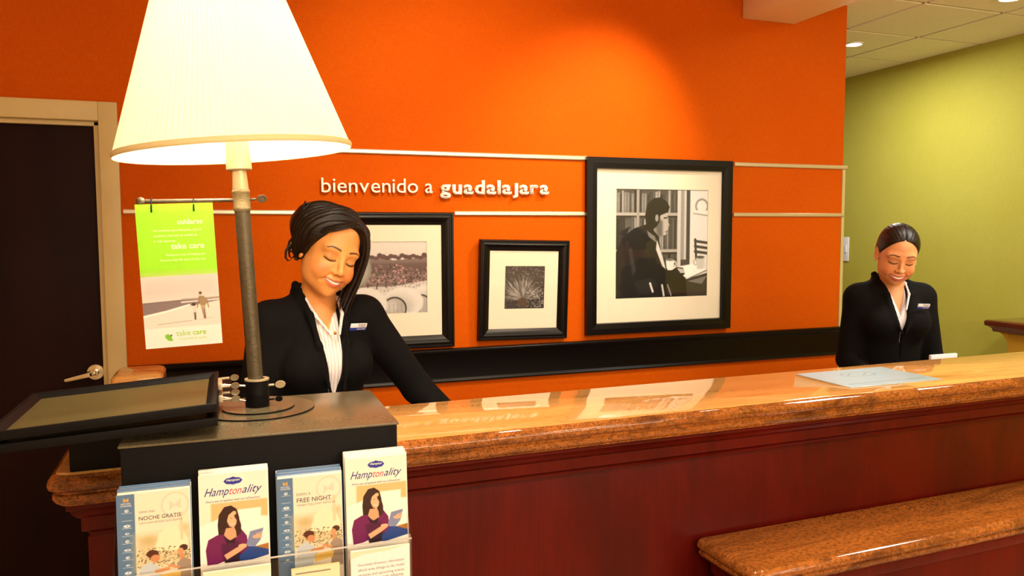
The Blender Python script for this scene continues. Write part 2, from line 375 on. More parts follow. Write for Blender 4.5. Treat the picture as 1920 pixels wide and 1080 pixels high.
# ================================================================== THE SETTING
RX0, RX1, RY0, RY1 = -2.4, 4.84, -3.0, 7.0
struct(MB().box((RX0-.1, RY0-.1, -.1), (RX1+.1, RY1+.1, 0)).build('floor', FLOORM))
ceil = struct(MB().box((RX0-.1, RY0-.1, ZC+.025), (RX1+.1, RY1+.1, ZC+.12)).build('ceiling', CEILC))
wb = MB(); wb.box((-.42, WY, 0), (3.30, WY+.12, ZC+.02)); wb.box((RX0, WY, 2.12), (-.42, WY+.12, ZC+.02)); wb.box((RX0, WY, 0), (-1.50, WY+.12, 2.12))
struct(wb.build('wall_back', ORANGE))
struct(MB().box((RX1, RY0-.1, 0), (RX1+.1, RY1+.1, ZC+.02)).build('wall_right', GREEN))
struct(MB().box((RX0-.1, RY0-.1, 0), (RX0, RY1+.1, ZC+.02)).build('wall_left', LOBBY))
struct(MB().box((RX0, RY0-.1, 0), (RX1, RY0, ZC+.02)).build('wall_front', LOBBY))
struct(MB().box((RX0, RY1, 0), (RX1, RY1+.1, ZC+.02)).build('wall_far', GREEN))
# ceiling tiles, each a part of the ceiling, hung between grid bars
tile_me = None
gx = [3.68+.6*k for k in range(-11, 3)]; gy = [3.37+.6*k for k in range(-11, 7)]
for i in range(len(gx)-1):
    for j in range(len(gy)-1):
        if gx[i] < RX0 or gx[i] > 4.5 or gy[j] < RY0 or gy[j+1] > RY1: continue
        if gy[j+1] > WY+.5 and gx[i] < 3.0: continue
        if tile_me is None:
            b = MB(); b.box((.009, .009, -.008), (.591, .591, .02)); t = b.build('ceiling_tile', TILE, ceil, bevel=.005, seg=1, world=False); tile_me = t.data
            t.location = (gx[i], gy[j], ZC)
            continue
        if gx[i]+.6 > RX1:
            b = MB(); b.box((.009, .009, -.008), (RX1-gx[i]-.004, .591, .02)); t = b.build('ceiling_tile', TILE, ceil, world=False); t.location = (gx[i], gy[j], ZC)
        else:
            t = bpy.data.objects.new('ceiling_tile', tile_me); COL.objects.link(t); t.parent = ceil; t.location = (gx[i], gy[j], ZC)
bars = MB()
for x in gx:
    if RX0 < x < RX1-.05: bars.box((x-.0045, RY0, ZC+.001), (x+.0045, RY1, ZC+.025))
for y in gy:
    if RY0 < y < RY1: bars.box((RX0, y-.0045, ZC+.001), (RX1, y+.0045, ZC+.024))
bars.build('grid_bar', TBAR, ceil, kind='stuff')
# dropped beam running from the orange wall towards the lobby
struct(MB().box((2.60, -2.9, 2.727), (2.935, WY-.002, ZC-.008)).build('ceiling_beam', SOFFIT, bevel=.004))
# metal strips on the orange wall
n_ = 1
def rail(x0, x1, z0, z1):
    global n_
    b = MB(); b.prism([(WY, z0), (WY-.009, z0), (WY-.012, z0+.004), (WY-.012, z1-.004), (WY-.009, z1), (WY, z1)], x0, x1, 'x')
    struct(b.build('trim_%d' % n_, SILVER)); n_ += 1
rail(-.40, 1.690, 1.955, 1.976); rail(2.560, 3.322, 1.950, 1.971)
rail(-.40, .328, 1.680, 1.700); rail(1.004, 1.690, 1.680, 1.700); rail(2.560, 3.306, 1.681, 1.701)
# corner strip at the free edge of the orange wall
b = MB(); b.box((3.294, WY-.006, .10), (3.314, WY+.125, 1.948)); struct(b.build('trim_%d' % n_, mat('pale_corner_strip', (200, 184, 120), .5), bevel=.002)); n_ += 1
# black chair rail with stepped profile
b = MB(); prof = [(WY, .890), (WY-.020, .890), (WY-.024, .897), (WY-.016, .908), (WY-.016, 1.018), (WY-.026, 1.028), (WY-.034, 1.036), (WY-.034, 1.046), (WY-.028, 1.052), (WY, 1.052)]
b.prism(prof, -.405, 3.308, 'x'); struct(b.build('trim_%d' % n_, BLACK_TRIM, bevel=.002)); n_ += 1
struct(MB().prism([(WY, 0), (WY-.014, 0), (WY-.014, .10), (WY, .11)], -.405, 3.30, 'x').build('baseboard_back', BLACK_TRIM))
struct(MB().prism([(RX1, 0), (RX1-.014, 0), (RX1-.014, .10), (RX1, .11)], RY0, RY1, 'y').build('baseboard_right', BLACK_TRIM))
# the door at the left
door = struct(MB().box((-1.44, WY+.045, .008), (-.482, WY+.085, 2.045)).build('door_1', DOORW, bevel=.003))
fr = MB()
for (a, b_) in (((-.478, 0), (-.408, 2.128)), ((-1.514, 0), (-1.444, 2.128))):
    fr.box((a[0], WY-.016, 0), (b_[0], WY+.11, 2.128))
fr.box((-1.444, WY-.016, 2.052), (-.478, WY+.11, 2.128))
fr.box((-.500, WY+.018, 0), (-.478, WY+.043, 2.052)); fr.box((-1.444, WY+.018, 2.034), (-.478, WY+.043, 2.052))
f_ = fr.build('door_frame', CREAM, door, bevel=.003)
dc = Vector((-.532, WY+.045, 1.028)); My = Matrix.Rotation(pi/2, 4, 'X')
h = MB(); h.lathe([(.036, 0), (.036, .006), (.031, .012), (.014, .014), (.013, .040), (.016, .046), (.015, .056)], dc, 28, My)
hd = h.build('door_handle', CHROME, door, smooth=True)
l = MB(); l.M = Matrix.Translation(dc+Vector((0, -.050, 0))) @ Matrix.Rotation(RAD(-11), 4, 'Y'); l.prism([(.012, -.010), (.012, .010), (-.03, .0095), (-.105, .006), (-.112, 0), (-.105, -.008), (-.03, -.0095)], -.006, .006, 'y'); l.build('lever', CHROME, hd, bevel=.003)
k = MB(); k.lathe([(.0085, 0), (.0085, .004), (.006, .005)], dc+Vector((0, -.056, 0)), 16, My); k.box(dc+Vector((-.0008, -.0618, -.004)), dc+Vector((.0008, -.0608, .004))); k.build('key_cylinder', STEEL, hd, smooth=True)
# recessed downlights in view and the ones that light the wall
def downlight(x, y, label, r=.062):
    t = thing('downlight', label, 'ceiling light', (x, y, ZC))
    b = MB(); b.lathe([(r*.78, .0), (r, -.003), (r, -.009), (r*.80, -.012), (r*.78, -.004)], (x, y, ZC-.004), 32, close=True); b.build('trim_ring', PLASTIC, t, smooth=True)
    b = MB(); b.lathe([(r*.77, -.010), (r*.60, -.016), (.002, -.019)], (x, y, ZC), 24); b.build('lens', LAMPEM, t, smooth=True)
    return t
p = at_z(1601, 85, ZC-.018); downlight(p.x, p.y, 'small bright downlight in the tiled ceiling beside the orange wall edge')
p = at_z(1897, -2, ZC-.018); downlight(p.x, p.y, 'bright downlight in the tiled ceiling near the top right corner', .075)
for q, (x, y) in enumerate([(2.0, 2.80), (.80, 2.0), (1.65, 2.0), (1.25, 1.9), (2.45, 2.0), (.6, 1.2)]):
    b = MB(); b.lathe([(.050, .0), (.062, -.003), (.062, -.009), (.050, -.012), (.048, -.004)], (x, y, ZC-.004), 24, close=True); rg = b.build('downlight_ring', PLASTIC, ceil, smooth=True)
    b = MB(); b.lathe([(.047, -.004), (.002, -.006)], (x, y, ZC), 20); b.build('downlight_lens', LAMPEM, rg)
# light switch plate on the green wall, glimpsed past the corner
p0 = Vector((RX1, 5.28, 0)); r_ = ray(1587.5, 467); q = r_*RX1/r_[0]
t = thing('wall_plate', 'slim pale plate on the green wall just past the orange wall', 'switch', (RX1, q[1], EYE+q[2]))
b = MB(); b.box((RX1-.010, q[1]-.028, EYE+q[2]-.10), (RX1, q[1]+.028, EYE+q[2]+.10)); b.build('plate', PLASTIC, t, bevel=.003)
b = MB(); b.box((RX1-.015, q[1]-.010, EYE+q[2]-.03), (RX1-.010, q[1]+.010, EYE+q[2]+.03)); b.build('toggle', PLASTIC, t, bevel=.002)

# ================================================================== COUNTERS
CY = RAD(1.5); CM = Matrix.Translation((-.333, 1.612, 0)) @ Matrix.Rotation(CY, 4, 'Z')   # origin: front left corner of the granite
LEN = 3.75; DEP = .375; ZT = 1.15
NOSE = [(.022, 0), (.014, -.0015), (.007, -.006), (.002, -.013), (0, -.021), (.002, -.029), (.008, -.0335), (.012, -.034), (.012, -.038), (.008, -.041), (.007, -.048), (.010, -.056), (.016, -.060), (.016, -.062)]
top = thing('granite_countertop', 'long polished tan granite counter top with rounded moulded edge', 'countertop', CM)
SEAM = 2.185
NZ = [(i, ZT+z) for i, z in NOSE]
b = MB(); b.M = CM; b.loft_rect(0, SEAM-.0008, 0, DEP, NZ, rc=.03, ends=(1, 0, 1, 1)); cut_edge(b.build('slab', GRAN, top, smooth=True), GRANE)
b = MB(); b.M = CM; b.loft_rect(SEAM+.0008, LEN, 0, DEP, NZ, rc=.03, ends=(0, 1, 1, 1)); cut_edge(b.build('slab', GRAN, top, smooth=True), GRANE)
base = thing('reception_counter', 'tall dark cherry wood reception counter front under the long granite top', 'counter', CM)
ZB = ZT-.0625
b = MB(); b.M = CM; b.box((.10, .085, .10), (LEN-.05, .30, 1.012)); b.build('front_panel', CHERRY, base, bevel=.002)
b = MB(); b.M = CM
b.loft_rect(.03, LEN-.02, .028, .35, [(0, ZB), (0, ZB-.012), (.006, ZB-.016), (.010, ZB-.026), (.018, ZB-.034), (.022, ZB-.036), (.022, ZB-.062), (.030, ZB-.066), (.034, ZB-.072), (.036, ZB-.078), (.04, ZB-.0785)], ends=(1, 1, 1, 1)); b.build('crown_moulding', CHERRY, base, smooth=True)
b = MB(); b.M = CM; b.box((.12, .11, 0), (LEN-.07, .29, .10)); b.build('plinth', BLACK_TRIM, base)
b = MB(); b.M = CM; b.box((.06, .065, .0), (.16, .32, 1.009)); b.build('end_post', CHERRY, base, bevel=.003)
b = MB(); b.M = CM; b.box((.10, .30, .88), (LEN-.05, .50, .92)); b.build('work_shelf', mat('pale_laminate', (190, 170, 140), .4), base, bevel=.002)
# lower writing ledge at the right
LM = Matrix.Translation((1.150, 1.484, 0)) @ Matrix.Rotation(RAD(1.9), 4, 'Z'); LZ = .79
led = thing('writing_ledge', 'lower brown granite ledge with rounded corner in front of the tall counter', 'countertop', LM)
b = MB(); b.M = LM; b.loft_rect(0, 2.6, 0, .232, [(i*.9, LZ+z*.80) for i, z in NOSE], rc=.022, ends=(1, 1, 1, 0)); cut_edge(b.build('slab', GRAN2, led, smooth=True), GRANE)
lb = thing('lower_cabinet', 'dark cherry wood cabinet under the lower granite ledge', 'cabinet', LM)
b = MB(); b.M = LM; b.box((.035, .035, .08), (2.55, .205, LZ-.0505)); b.build('body', CHERRY, lb, bevel=.002)
b = MB(); b.M = LM; b.box((.025, .025, LZ-.085), (2.56, .205, LZ-.051)); b.build('moulding', CHERRY, lb, bevel=.004)
b = MB(); b.M = LM; b.box((.06, .06, 0), (2.5, .20, .08)); b.build('plinth', BLACK_TRIM, lb)
# granite capped post beside the door
pc = Vector((-.287, 2.79, 0))
t = thing('capped_post', 'short wooden post with orange brown granite cap, seen over the tray beside the door', 'post', pc)
b = MB(); b.loft_rect(-.362, -.212, 2.70, 2.90, [(.016, 1.152), (.006, 1.148), (0, 1.138), (0, 1.112), (.006, 1.104), (.012, 1.102)], rc=.02); b.build('cap', GRAN, t, smooth=True)
b = MB(); b.box((-.345, 2.72, 0), (-.229, 2.88, 1.102)); b.build('shaft', CHERRY, t, bevel=.004)
# far ledge by the green wall
t = thing('side_ledge', 'dark brown polished ledge on a half wall tinted as warm-lit green against the green wall, right edge', 'counter', (4.66, 3.0, 0))
b = MB(); b.loft_rect(4.47, RX1-.003, 1.9, 3.575, [(.012, 1.040), (.003, 1.034), (0, 1.020), (.004, 1.004), (.014, 1.000), (.030, .988), (.036, .968), (.05, .964)], rc=.01, ends=(1, 0, 1, 1)); b.build('cap', granite('red_brown_granite', (96, 40, 22), (60, 22, 14), (24, 12, 8)), t, smooth=True)
b = MB(); b.box((4.53, 1.95, 0), (RX1-.003, 3.45, .964)); b.build('half_wall', mat('warm_lit_green_paint', (206, 158, 46), .55), t, bevel=.004)  # green wall colour with the warm light on it mixed into the paint
b = MB(); b.prism([(3.45, .964)]+[(3.45+.07*(1-sin(q)), .964-.10*(1-cos(q))) for q in np.linspace(0, pi/2, 8)], 4.53, RX1-.003, 'x'); b.build('bracket', mat('warm_lit_green_bracket', (206, 158, 46), .55), t, smooth=True)  # same green, warm light again put into the colour

# notice lying on the granite top
P4 = [at_z(x, y, ZT+.001) for x, y in [(1486.6, 702), (1649.6, 689.3), (1770.6, 710), (1599.5, 727)]]
c0 = sum(P4, Vector())/4; ax = ((P4[1]-P4[0])+(P4[2]-P4[3])); rz = atan2(ax.y, ax.x); NM = Matrix.Translation((c0.x, c0.y, ZT)) @ Matrix.Rotation(rz, 4, 'Z')
nw, nh = .352, .232
t = thing('notice_sheet', 'pale blue laminated notice lying flat on the granite counter in front of the right receptionist', 'notice', NM)
b = MB(); b.M = NM; b.box((-nw/2, -nh/2, .0002), (nw/2, nh/2, .0022)); b.build('sheet', mat('clear_blue_laminate', (188, 208, 216), .12), t, bevel=.0005)
P = Paint(nw-.004, nh-.004, 140, (152, 172, 182)); P.ell(.5, .22, .19, .09, (116, 134, 138), .01); P.ell(.5, .22, .17, .075, (158, 176, 184), .01)
P.line([(.36, .24), (.44, .18), (.52, .26), (.62, .19)], .008, (118, 136, 140)); 
for q in range(38):
    x = .08+q*.0225; P.rect(x, .545, x+.012+.005*random.random(), .560, (84, 108, 120))
P.noise(4)
pm = P.mesh('print'); link('print', pm, t, NM @ Matrix.Translation((0, -nh/2+.002, .0024)) @ Matrix.Rotation(-pi/2, 4, 'X') )
# white rim of a stand behind the counter
a = at_y(1743, 667, 2.12); c = at_y(1792, 664, 2.12)
t = thing('desk_stand', 'white panel peeking above the back of the counter by the right receptionist', 'stand', ((a.x+c.x)/2, 2.12, .92))
b = MB(); b.box((a.x, 2.112, .932), (c.x, 2.124, a.z+.003)); b.build('panel', PLASTIC, t, bevel=.003)
b = MB(); b.box((a.x-.01, 2.085, .92), (c.x+.01, 2.148, .932)); b.build('foot', PLASTIC, t, bevel=.003)

# low black organiser on the granite, mostly hidden by the stand and the trays
OM = CM @ Matrix.Translation((.040, .024, ZT))
t = thing('desk_organizer', 'low black organizer on the left end of the granite top, mostly under the trays', 'organizer', OM)
b = MB(); b.M = OM; b.prism([(0, 0), (.32, 0), (.32, .105), (.035, .105), (.012, .092), (0, .070)], 0, .30, 'x'); b.build('shell', BLACKM, t, bevel=.004)
b = MB(); b.M = OM; b.box((.02, .06, .1052), (.28, .29, .109)); b.build('lid', BLACKM, t, bevel=.0015)
# ================================================================== FRAMED PHOTOGRAPHS
def paint_reader():
    P = Paint(.55, .56, 230, (70, 68, 70)); a = P.a; R = random.Random(3)
    # bookcase: three rows of book spines
    for (y0, y1, xe) in ((0, .215, .66), (.255, .56, .66), (.60, 1.02, .66)):
        x = 0
        while x < xe:
            wd = R.uniform(.014, .034); g = R.choice([25, 45, 80, 120, 150, 60, 35]); t0 = y0+R.uniform(0, .05)
            P.rect(x, t0, x+wd*.85, y1, (g, g, g+2)); P.rect(x+wd*.3, t0+.04, x+wd*.42, y1-.03, (min(g+50, 220),)*3, alpha=.7); x += wd
        P.rect(0, y1, xe, y1+.035, (170, 168, 168)); P.rect(0, y1+.028, xe, y1+.045, (30, 30, 30))
    P.poly([(.22, 0), (.25, 0), (.25, .6), (.22, .6)], (150, 150, 150))
    P.rect(.66, 0, .70, .9, (200, 200, 202)); P.rect(.70, 0, .755, .66, (150, 150, 154)); P.rect(.755, 0, .80, .66, (60, 62, 66)); P.rect(.735, 0, .76, .66, (200, 200, 202))
    P.rect(.80, 0, 1.01, .8, (226, 226, 228)); P.ell(.93, .15, .075, .075, (150, 150, 154)); P.ell(.93, .15, .055, .055, (232, 232, 232)); P.rect(.84, .19, 1.01, .23, (232, 232, 232)); P.line([(.84, .22), (1, .24)], .006, (160, 160, 160))
    # chair
    P.line([(.86, .47), (.875, .66)], .012, (50, 50, 52)); 
    for y in (.485, .535, .585): P.line([(.86, y), (1.01, y+.02)], .013, (60, 60, 62))
    # table, open book, cups
    P.poly([(.55, .74), (1.01, .68), (1.01, .84), (.72, .92)], (222, 222, 222)); P.poly([(.72, .86), (1.01, .79), (1.01, 1.03), (.72, 1.03)], (48, 46, 48)); P.poly([(.78, .87), (1.0, .82), (.94, .90)], (120, 118, 118))
    P.poly([(.62, .76), (.84, .70), (.99, .76), (.80, .84)], (248, 248, 248)); P.line([(.80, .84), (.99, .77)], .006, (120, 120, 120))
    P.poly([(.87, .64), (.965, .64), (.95, .755), (.885, .755)], (205, 205, 206)); P.ell(.918, .64, .048, .014, (90, 88, 88)); P.ell(.865, .69, .022, .03, (180, 180, 180)); P.ell(.868, .69, .012, .02, (235, 235, 235))
    P.poly([(.54, .66), (.63, .66), (.62, .76), (.55, .76)], (232, 230, 230)); P.ell(.585, .66, .045, .012, (110, 110, 110)); P.ell(.637, .70, .02, .03, (220, 220, 220)); P.ell(.637, .70, .01, .018, (110, 110, 110))
    # the reading man: head in profile towards the table, dark jacket
    P.poly([(.38, .26), (.50, .22), (.545, .29), (.50, .45), (.44, .48)], (140, 138, 140)); 
    P.poly([(.44, .24), (.53, .21), (.555, .255), (.558, .30), (.575, .335), (.560, .345), (.562, .36), (.552, .372), (.556, .39), (.535, .425), (.49, .43), (.45, .38)], (176, 172, 172))
    P.poly([(.44, .24), (.50, .30), (.50, .43), (.45, .44), (.42, .34)], (96, 94, 96), .03)
    P.poly([(.31, .25), (.33, .14), (.40, .08), (.48, .07), (.545, .11), (.575, .16), (.555, .21), (.50, .23), (.475, .24), (.465, .30), (.44, .34), (.40, .37), (.33, .36)], (14, 13, 15))
    P.ell(.437, .265, .018, .034, (150, 146, 148)); P.line([(.515, .265), (.545, .262)], .006, (30, 28, 30)); P.line([(.535, .395), (.553, .392)], .004, (50, 46, 48))
    P.poly([(-.01, .62), (.08, .44), (.20, .36), (.34, .32), (.46, .44), (.49, .62), (.56, .76), (.66, .76), (.76, .84), (.78, 1.02), (-.01, 1.02)], (15, 14, 16))
    P.poly([(.33, .38), (.42, .44), (.44, .50), (.35, .44)], (120, 118, 120), .01); P.poly([(.44, .47), (.50, .62), (.54, .75), (.50, .72), (.43, .56)], (210, 208, 210), .008); P.poly([(.02, .40), (.16, .34), (.10, .44)], (22, 22, 24))
    P.poly([(.57, .78), (.66, .73), (.73, .74), (.75, .80), (.68, .84), (.60, .86)], (20, 20, 22)); P.poly([(.66, .74), (.73, .75), (.75, .79), (.70, .79)], (190, 188, 190), .006)
    P.poly([(.14, .56), (.17, .53), (.22, .76), (.18, .80)], (48, 46, 50), .02); P.poly([(.20, .86), (.40, .82), (.45, .90), (.36, .98), (.24, .98)], (30, 29, 32), .02); P.line([(.37, .88), (.40, .96)], .010, (220, 220, 220)); P.line([(.50, .90), (.52, 1.0)], .010, (200, 200, 200)); P.line([(.56, .90), (.60, 1.0)], .008, (130, 130, 130))
    return P.noise(7)
def paint_vineyard():
    P = Paint(.41, .332, 190, (196, 190, 188)); a = P.a; R = random.Random(5)
    P.put(P.V-a*.25, (214, 208, 204), .3)
    P.poly([(0, .20), (.3, .17), (.5, .16), (.7, .15), (1.01, .18), (1.01, .5), (0, .5)], (112, 92, 92)); P.poly([(.55, .16), (.75, .155), (.86, .19), (.6, .21)], (222, 212, 208))
    for q in range(26): P.ell(q*.042, .165+.012*sin(q*2.1)+.01*R.random(), .03, .018+.01*R.random(), (56+R.randint(0, 24), 30, 34))
    P.rect(0, .24, 1.01, .34, (84, 60, 60), .04)
    for q in range(620):
        x = R.random(); y = R.uniform(.27, .49)+.02*sin(x*9); g = R.choice([18, 40, 75, 130, 205]); P.ell(x, y, .006+.007*R.random(), .005+.006*R.random(), (g+12, g*.8, g*.82), alpha=.75)
    for q in range(11): x = .1*q+.03; P.line([(x, .46), (x-.01, .56)], .006, (24, 18, 18))
    P.poly([(-.01, .62), (.4, .53), (1.01, .44), (1.01, .56), (.3, .68), (0, .72)], (205, 200, 200), .01)
    for q in range(120): x = R.random(); P.ell(x, .60-.13*x+R.uniform(-.03, .03), .006, .004, (90, 84, 84), alpha=.7)
    P.ell(.22, .30, .15, .20, (120, 116, 110), .02); P.ell(.22, .30, .125, .17, (158, 154, 146), .05)
    for (cx, cy, rx, ry) in ((1.02, .66, .22, .17), (.72, .68, .23, .17), (.30, .70, .24, .19)):
        P.ell(cx, cy, rx, ry, (208, 205, 203), .01)
        for e in range(6): P.ell(cx-.02*e, cy+.012*e, rx*(.98-.06*e), ry*(.97-.07*e), (226-9*e, 223-9*e, 221-9*e), .02, .6)
        P.ell(cx-.10, cy+.07, rx*.60, ry*.78, (36, 34, 34)); P.ell(cx-.10, cy+.075, rx*.53, ry*.70, (172, 168, 166)); P.ell(cx-.13, cy+.05, rx*.3, ry*.36, (196, 192, 190), .04)
        for e in range(5): P.line([(cx-.20+.045*e, cy+.02), (cx-.20+.045*e, cy+.16)], .002, (120, 116, 114), alpha=.8)
    return P.noise(9)
def paint_agave():
    P = Paint(.212, .212, 110, (62, 56, 54)); R = random.Random(9)
    for q in range(500): g = R.choice([20, 38, 60, 110, 150]); P.ell(R.random(), R.random(), .012+.014*R.random(), .010+.01*R.random(), (g+4, g, g), alpha=.5)
    for layer, L in ((0, .62), (1, .52), (2, .40)):
        for q in range(17):
            t = pi*(.04+.92*(q+.5*layer % 1)/16.0); x1 = .46+L*cos(t)*R.uniform(.85, 1.1); y1 = .78-L*sin(t)*R.uniform(.9, 1.15); dx, dy = x1-.46, y1-.78; nrm = sqrt(dx*dx+dy*dy)+1e-6; nx, ny = -dy/nrm*.030, dx/nrm*.030
            g = R.choice([150, 176, 128, 100]); P.poly([(.46, .78), (.46+dx*.5+nx, .78+dy*.5+ny), (x1, y1), (.46+dx*.5-nx, .78+dy*.5-ny)], (g+6, g, g-4)); P.line([(.46, .78), (x1, y1)], .004, (60, 55, 52))
    P.ell(.46, .84, .13, .10, (84, 66, 52), .03)
    for q in range(170): x, y = R.uniform(.55, 1), R.uniform(.55, 1); P.ell(x, y, .012, .010, R.choice([(210, 205, 200), (40, 36, 34), (110, 104, 98)]), alpha=.8)
    return P.noise(10)
def picture(name_label, x0, x1, z0, z1, mw, mx, mz, photo, tilt=0.0, depth=.030, prof='flat', roll=0):
    """outer frame x0..x1,z0..z1; mat opening starts mw inside; photo rectangle mx=(a,b), mz=(c,d)"""
    M = Matrix.Translation(((x0+x1)/2, WY-.003, z0)) @ Matrix.Rotation(tilt, 4, 'X') @ Matrix.Rotation(roll, 4, 'Y')
    t = thing('framed_photograph', name_label, 'picture', M)
    cx = (x0+x1)/2; X0, X1, Z1 = x0-cx, x1-cx, z1-z0
    m = mw
    def bar(p0, p1, q0, q1): # mitred bar between outer edge p0-p1 and inner edge q0-q1
        b = MB(); b.M = M
        if prof == 'flat': S = [(0, 0), (0, -depth), (.5, -depth), (.94, -depth+.002), (1, -.006)]
        else: S = [(0, 0), (0, -depth*.75), (.06, -depth), (.16, -depth), (.22, -depth*.86), (.30, -depth*.86), (.40, -depth*.98), (.55, -depth*.92), (.75, -depth*.62), (.9, -depth*.5), (1, -.006)]
        P0, P1, Q0, Q1 = map(Vector, (p0, p1, q0, q1)); vs = []; k = len(S)
        for (u, d) in S: e = P0.lerp(Q0, u); vs.append((e.x, d, e.y))
        for (u, d) in S: e = P1.lerp(Q1, u); vs.append((e.x, d, e.y))
        vs += [(Q0.x, 0, Q0.y), (Q1.x, 0, Q1.y)]
        fs = [(i, i+1, k+i+1, k+i) for i in range(k-1)]+[(k-1, 2*k, 2*k+1, 2*k-1), (0, k, 2*k+1, 2*k), tuple(range(k))+(2*k,), tuple(range(k, 2*k))+(2*k+1,)]
        b.add(vs, fs); b.build('frame_bar', FRAMEB, t, smooth=(prof != 'flat'))
    bar((X0, 0), (X1, 0), (X0+m, m), (X1-m, m)); bar((X0, Z1), (X1, Z1), (X0+m, Z1-m), (X1-m, Z1-m))
    bar((X0, 0), (X0, Z1), (X0+m, m), (X0+m, Z1-m)); bar((X1, 0), (X1, Z1), (X1-m, m), (X1-m, Z1-m))
    a, b_ = mx[0]-cx, mx[1]-cx; c, d = mz[0]-z0, mz[1]-z0
    q = MB(); q.M = M; i0, i1, k0, k1 = X0+m-.004, X1-m+.004, m-.004, Z1-m+.004; y0, y1 = -.011, -.008
    vs = []
    for y in (y0, y1): vs += [(i0, y, k0), (i1, y, k0), (i1, y, k1), (i0, y, k1), (a, y, c), (b_, y, c), (b_, y, d), (a, y, d)]
    fs = []
    for o_ in (0, 8): fs += [(o_+0, o_+1, o_+5, o_+4), (o_+1, o_+2, o_+6, o_+5), (o_+2, o_+3, o_+7, o_+6), (o_+3, o_+0, o_+4, o_+7)]
    for k in range(4): fs += [(k, (k+1) % 4, 8+(k+1) % 4, 8+k), (4+k, 4+(k+1) % 4, 12+(k+1) % 4, 12+k)]
    q.add(vs, fs); q.build('mat_board', MATB, t)
    ph = photo; ph.w = (b_-a)+.004
    me = ph.mesh('photo_print'); link('photo_print', me, t, M @ Matrix.Translation(((a+b_)/2, -.0075, c-.002)))
    q = MB(); q.M = M; q.box((X0+m-.003, -.0145, m-.003), (X1-m+.003, -.0125, Z1-m+.003)); q.build('glazing', GLASS, t)
    q = MB(); q.M = M; q.box((X0+.006, -.006, .006), (X1-.006, -.001, Z1-.006)); q.build('back_board', mat('grey_backing_board', (90, 84, 78), .8), t)
    return t
K = (WY-.030)/WY
def kx(x): return x*K
def kz(z): return EYE+(z-EYE)*K
picture('large black framed photograph of a man reading at a table, biggest of the wall pictures', kx(1.694), kx(2.556), kz(1.076), kz(1.976), .058*1.0, (1.855*.997, 2.402*.997), (1.258+.001, 1.818), paint_reader(), prof='flat')
picture('black framed photograph of pale wine barrels and a vineyard, behind the left receptionist', kx(.33), kx(1.002), kz(1.057), kz(1.694), .062, (.458, .866), (1.228, 1.559), paint_vineyard(), prof='scoop', tilt=0)
picture('smallest black framed photograph, showing a spiky plant, hanging between the other two pictures', kx(1.119), kx(1.586), kz(1.073), kz(1.563), .057, (1.243, 1.449), (1.228, 1.436), paint_agave(), prof='scoop', tilt=RAD(1.4), roll=RAD(1.2))

# ------------------------------------------------------------------ raised letters on the wall
sg = thing('welcome_lettering', 'raised white letters spelling bienvenido a guadalajara on the orange wall', 'lettering', (.93, WY, 1.78))
def letters(word, x0, x1, z0, z1, h, bold, widths=None):
    # widths measured from the glyphs themselves
    gl = []; adv = []
    for ch in word:
        c = bpy.data.curves.new('letter', 'FONT'); c.body = ('\u0237' if ch == 'J' else ch); c.size = 1; c.offset = bold; c.resolution_u = 4
        o = bpy.data.objects.new('t', c); COL.objects.link(o); bpy.context.view_layer.update(); me = bpy.data.meshes.new_from_object(o)
        c.body = c.body; bpy.data.objects.remove(o)
        xs = [v.co.x for v in me.vertices]; gl.append(me); adv.append((min(xs), max(xs)))
    gap = .095 if bold < .01 else .075
    tot = sum(b-a for a, b in adv)+gap*(len(word)-1); sx = (x1-x0)/tot; x = x0
    for me, (a, b), ch in zip(gl, adv, word):
        s = h; f = x-x0; zb = z0+(z1-z0)*(f/(x1-x0))
        for v in me.vertices: v.co = Vector((x+(v.co.x-a)*sx, 0, zb+v.co.y*s))
        bm = bmesh.new(); bm.from_mesh(me); bmesh.ops.remove_doubles(bm, verts=bm.verts, dist=1e-5)
        fs = list(bm.faces); r = bmesh.ops.extrude_face_region(bm, geom=fs)
        for v in [g for g in r['geom'] if isinstance(g, bmesh.types.BMVert)]: v.co.y -= .010
        bmesh.ops.recalc_face_normals(bm, faces=bm.faces)
        for v in bm.verts: v.co += Vector((-.93, -.012, -1.78))
        me2 = bpy.data.meshes.new('letter'); bm.to_mesh(me2); bm.free(); me2.materials.append(WHITEL)
        lo = bpy.data.objects.new('letter', me2); COL.objects.link(lo); lo.parent = sg
        # stand-off pins
        x += (b-a)*sx+gap*sx
letters('bienvenido', .392, .826, 1.779, 1.783, .094, .0)
letters('a', .860, .896, 1.783, 1.783, .094, .0)
letters('guadalaJara', .931, 1.478, 1.780, 1.786, .090, .030)
for q in range(24): x = .40+q*.0465; b = MB(); b.tube([(x, WY, 1.79), (x, WY-.0125, 1.79)], .0012, 6); b.build('stand_off_pin', STEEL, sg)

# ================================================================== DISPLAY STAND WITH LAMP
BX0, BX1, BY0, BY1, BZ = -.168, .267, 1.303, 1.600, 1.275
st = thing('display_stand', 'tall black box stand in front of the counter, holding the lamp and leaflet racks', 'stand', (.05, 1.45, 0))
b = MB(); b.box((BX0+.003, BY0+.003, .05), (BX1-.003, BY1-.003, BZ-.004)); b.build('cabinet_body', BLACKM, st, bevel=.002)
b = MB(); b.box((BX0, BY0, BZ-.004), (BX1, BY1, BZ)); b.build('top_panel', BOXTOP, st, bevel=.0015)
b = MB(); b.box((BX0+.02, BY0+.02, 0), (BX1-.02, BY1-.02, .05)); b.build('plinth', BLACKM, st)
PX, PY = .0425, 1.497
lamp = thing('standing_lamp', 'lamp with lit white pleated shade on a dark pole above the black stand', 'lamp', (PX, PY, BZ))
b = MB(); b.lathe([(.100, 0), (.100, .0028), (.0, .0028)], (PX+.002, PY, BZ), 64); cut_edge(b.build('base_disc', BOXTOP, lamp), BLACKM)
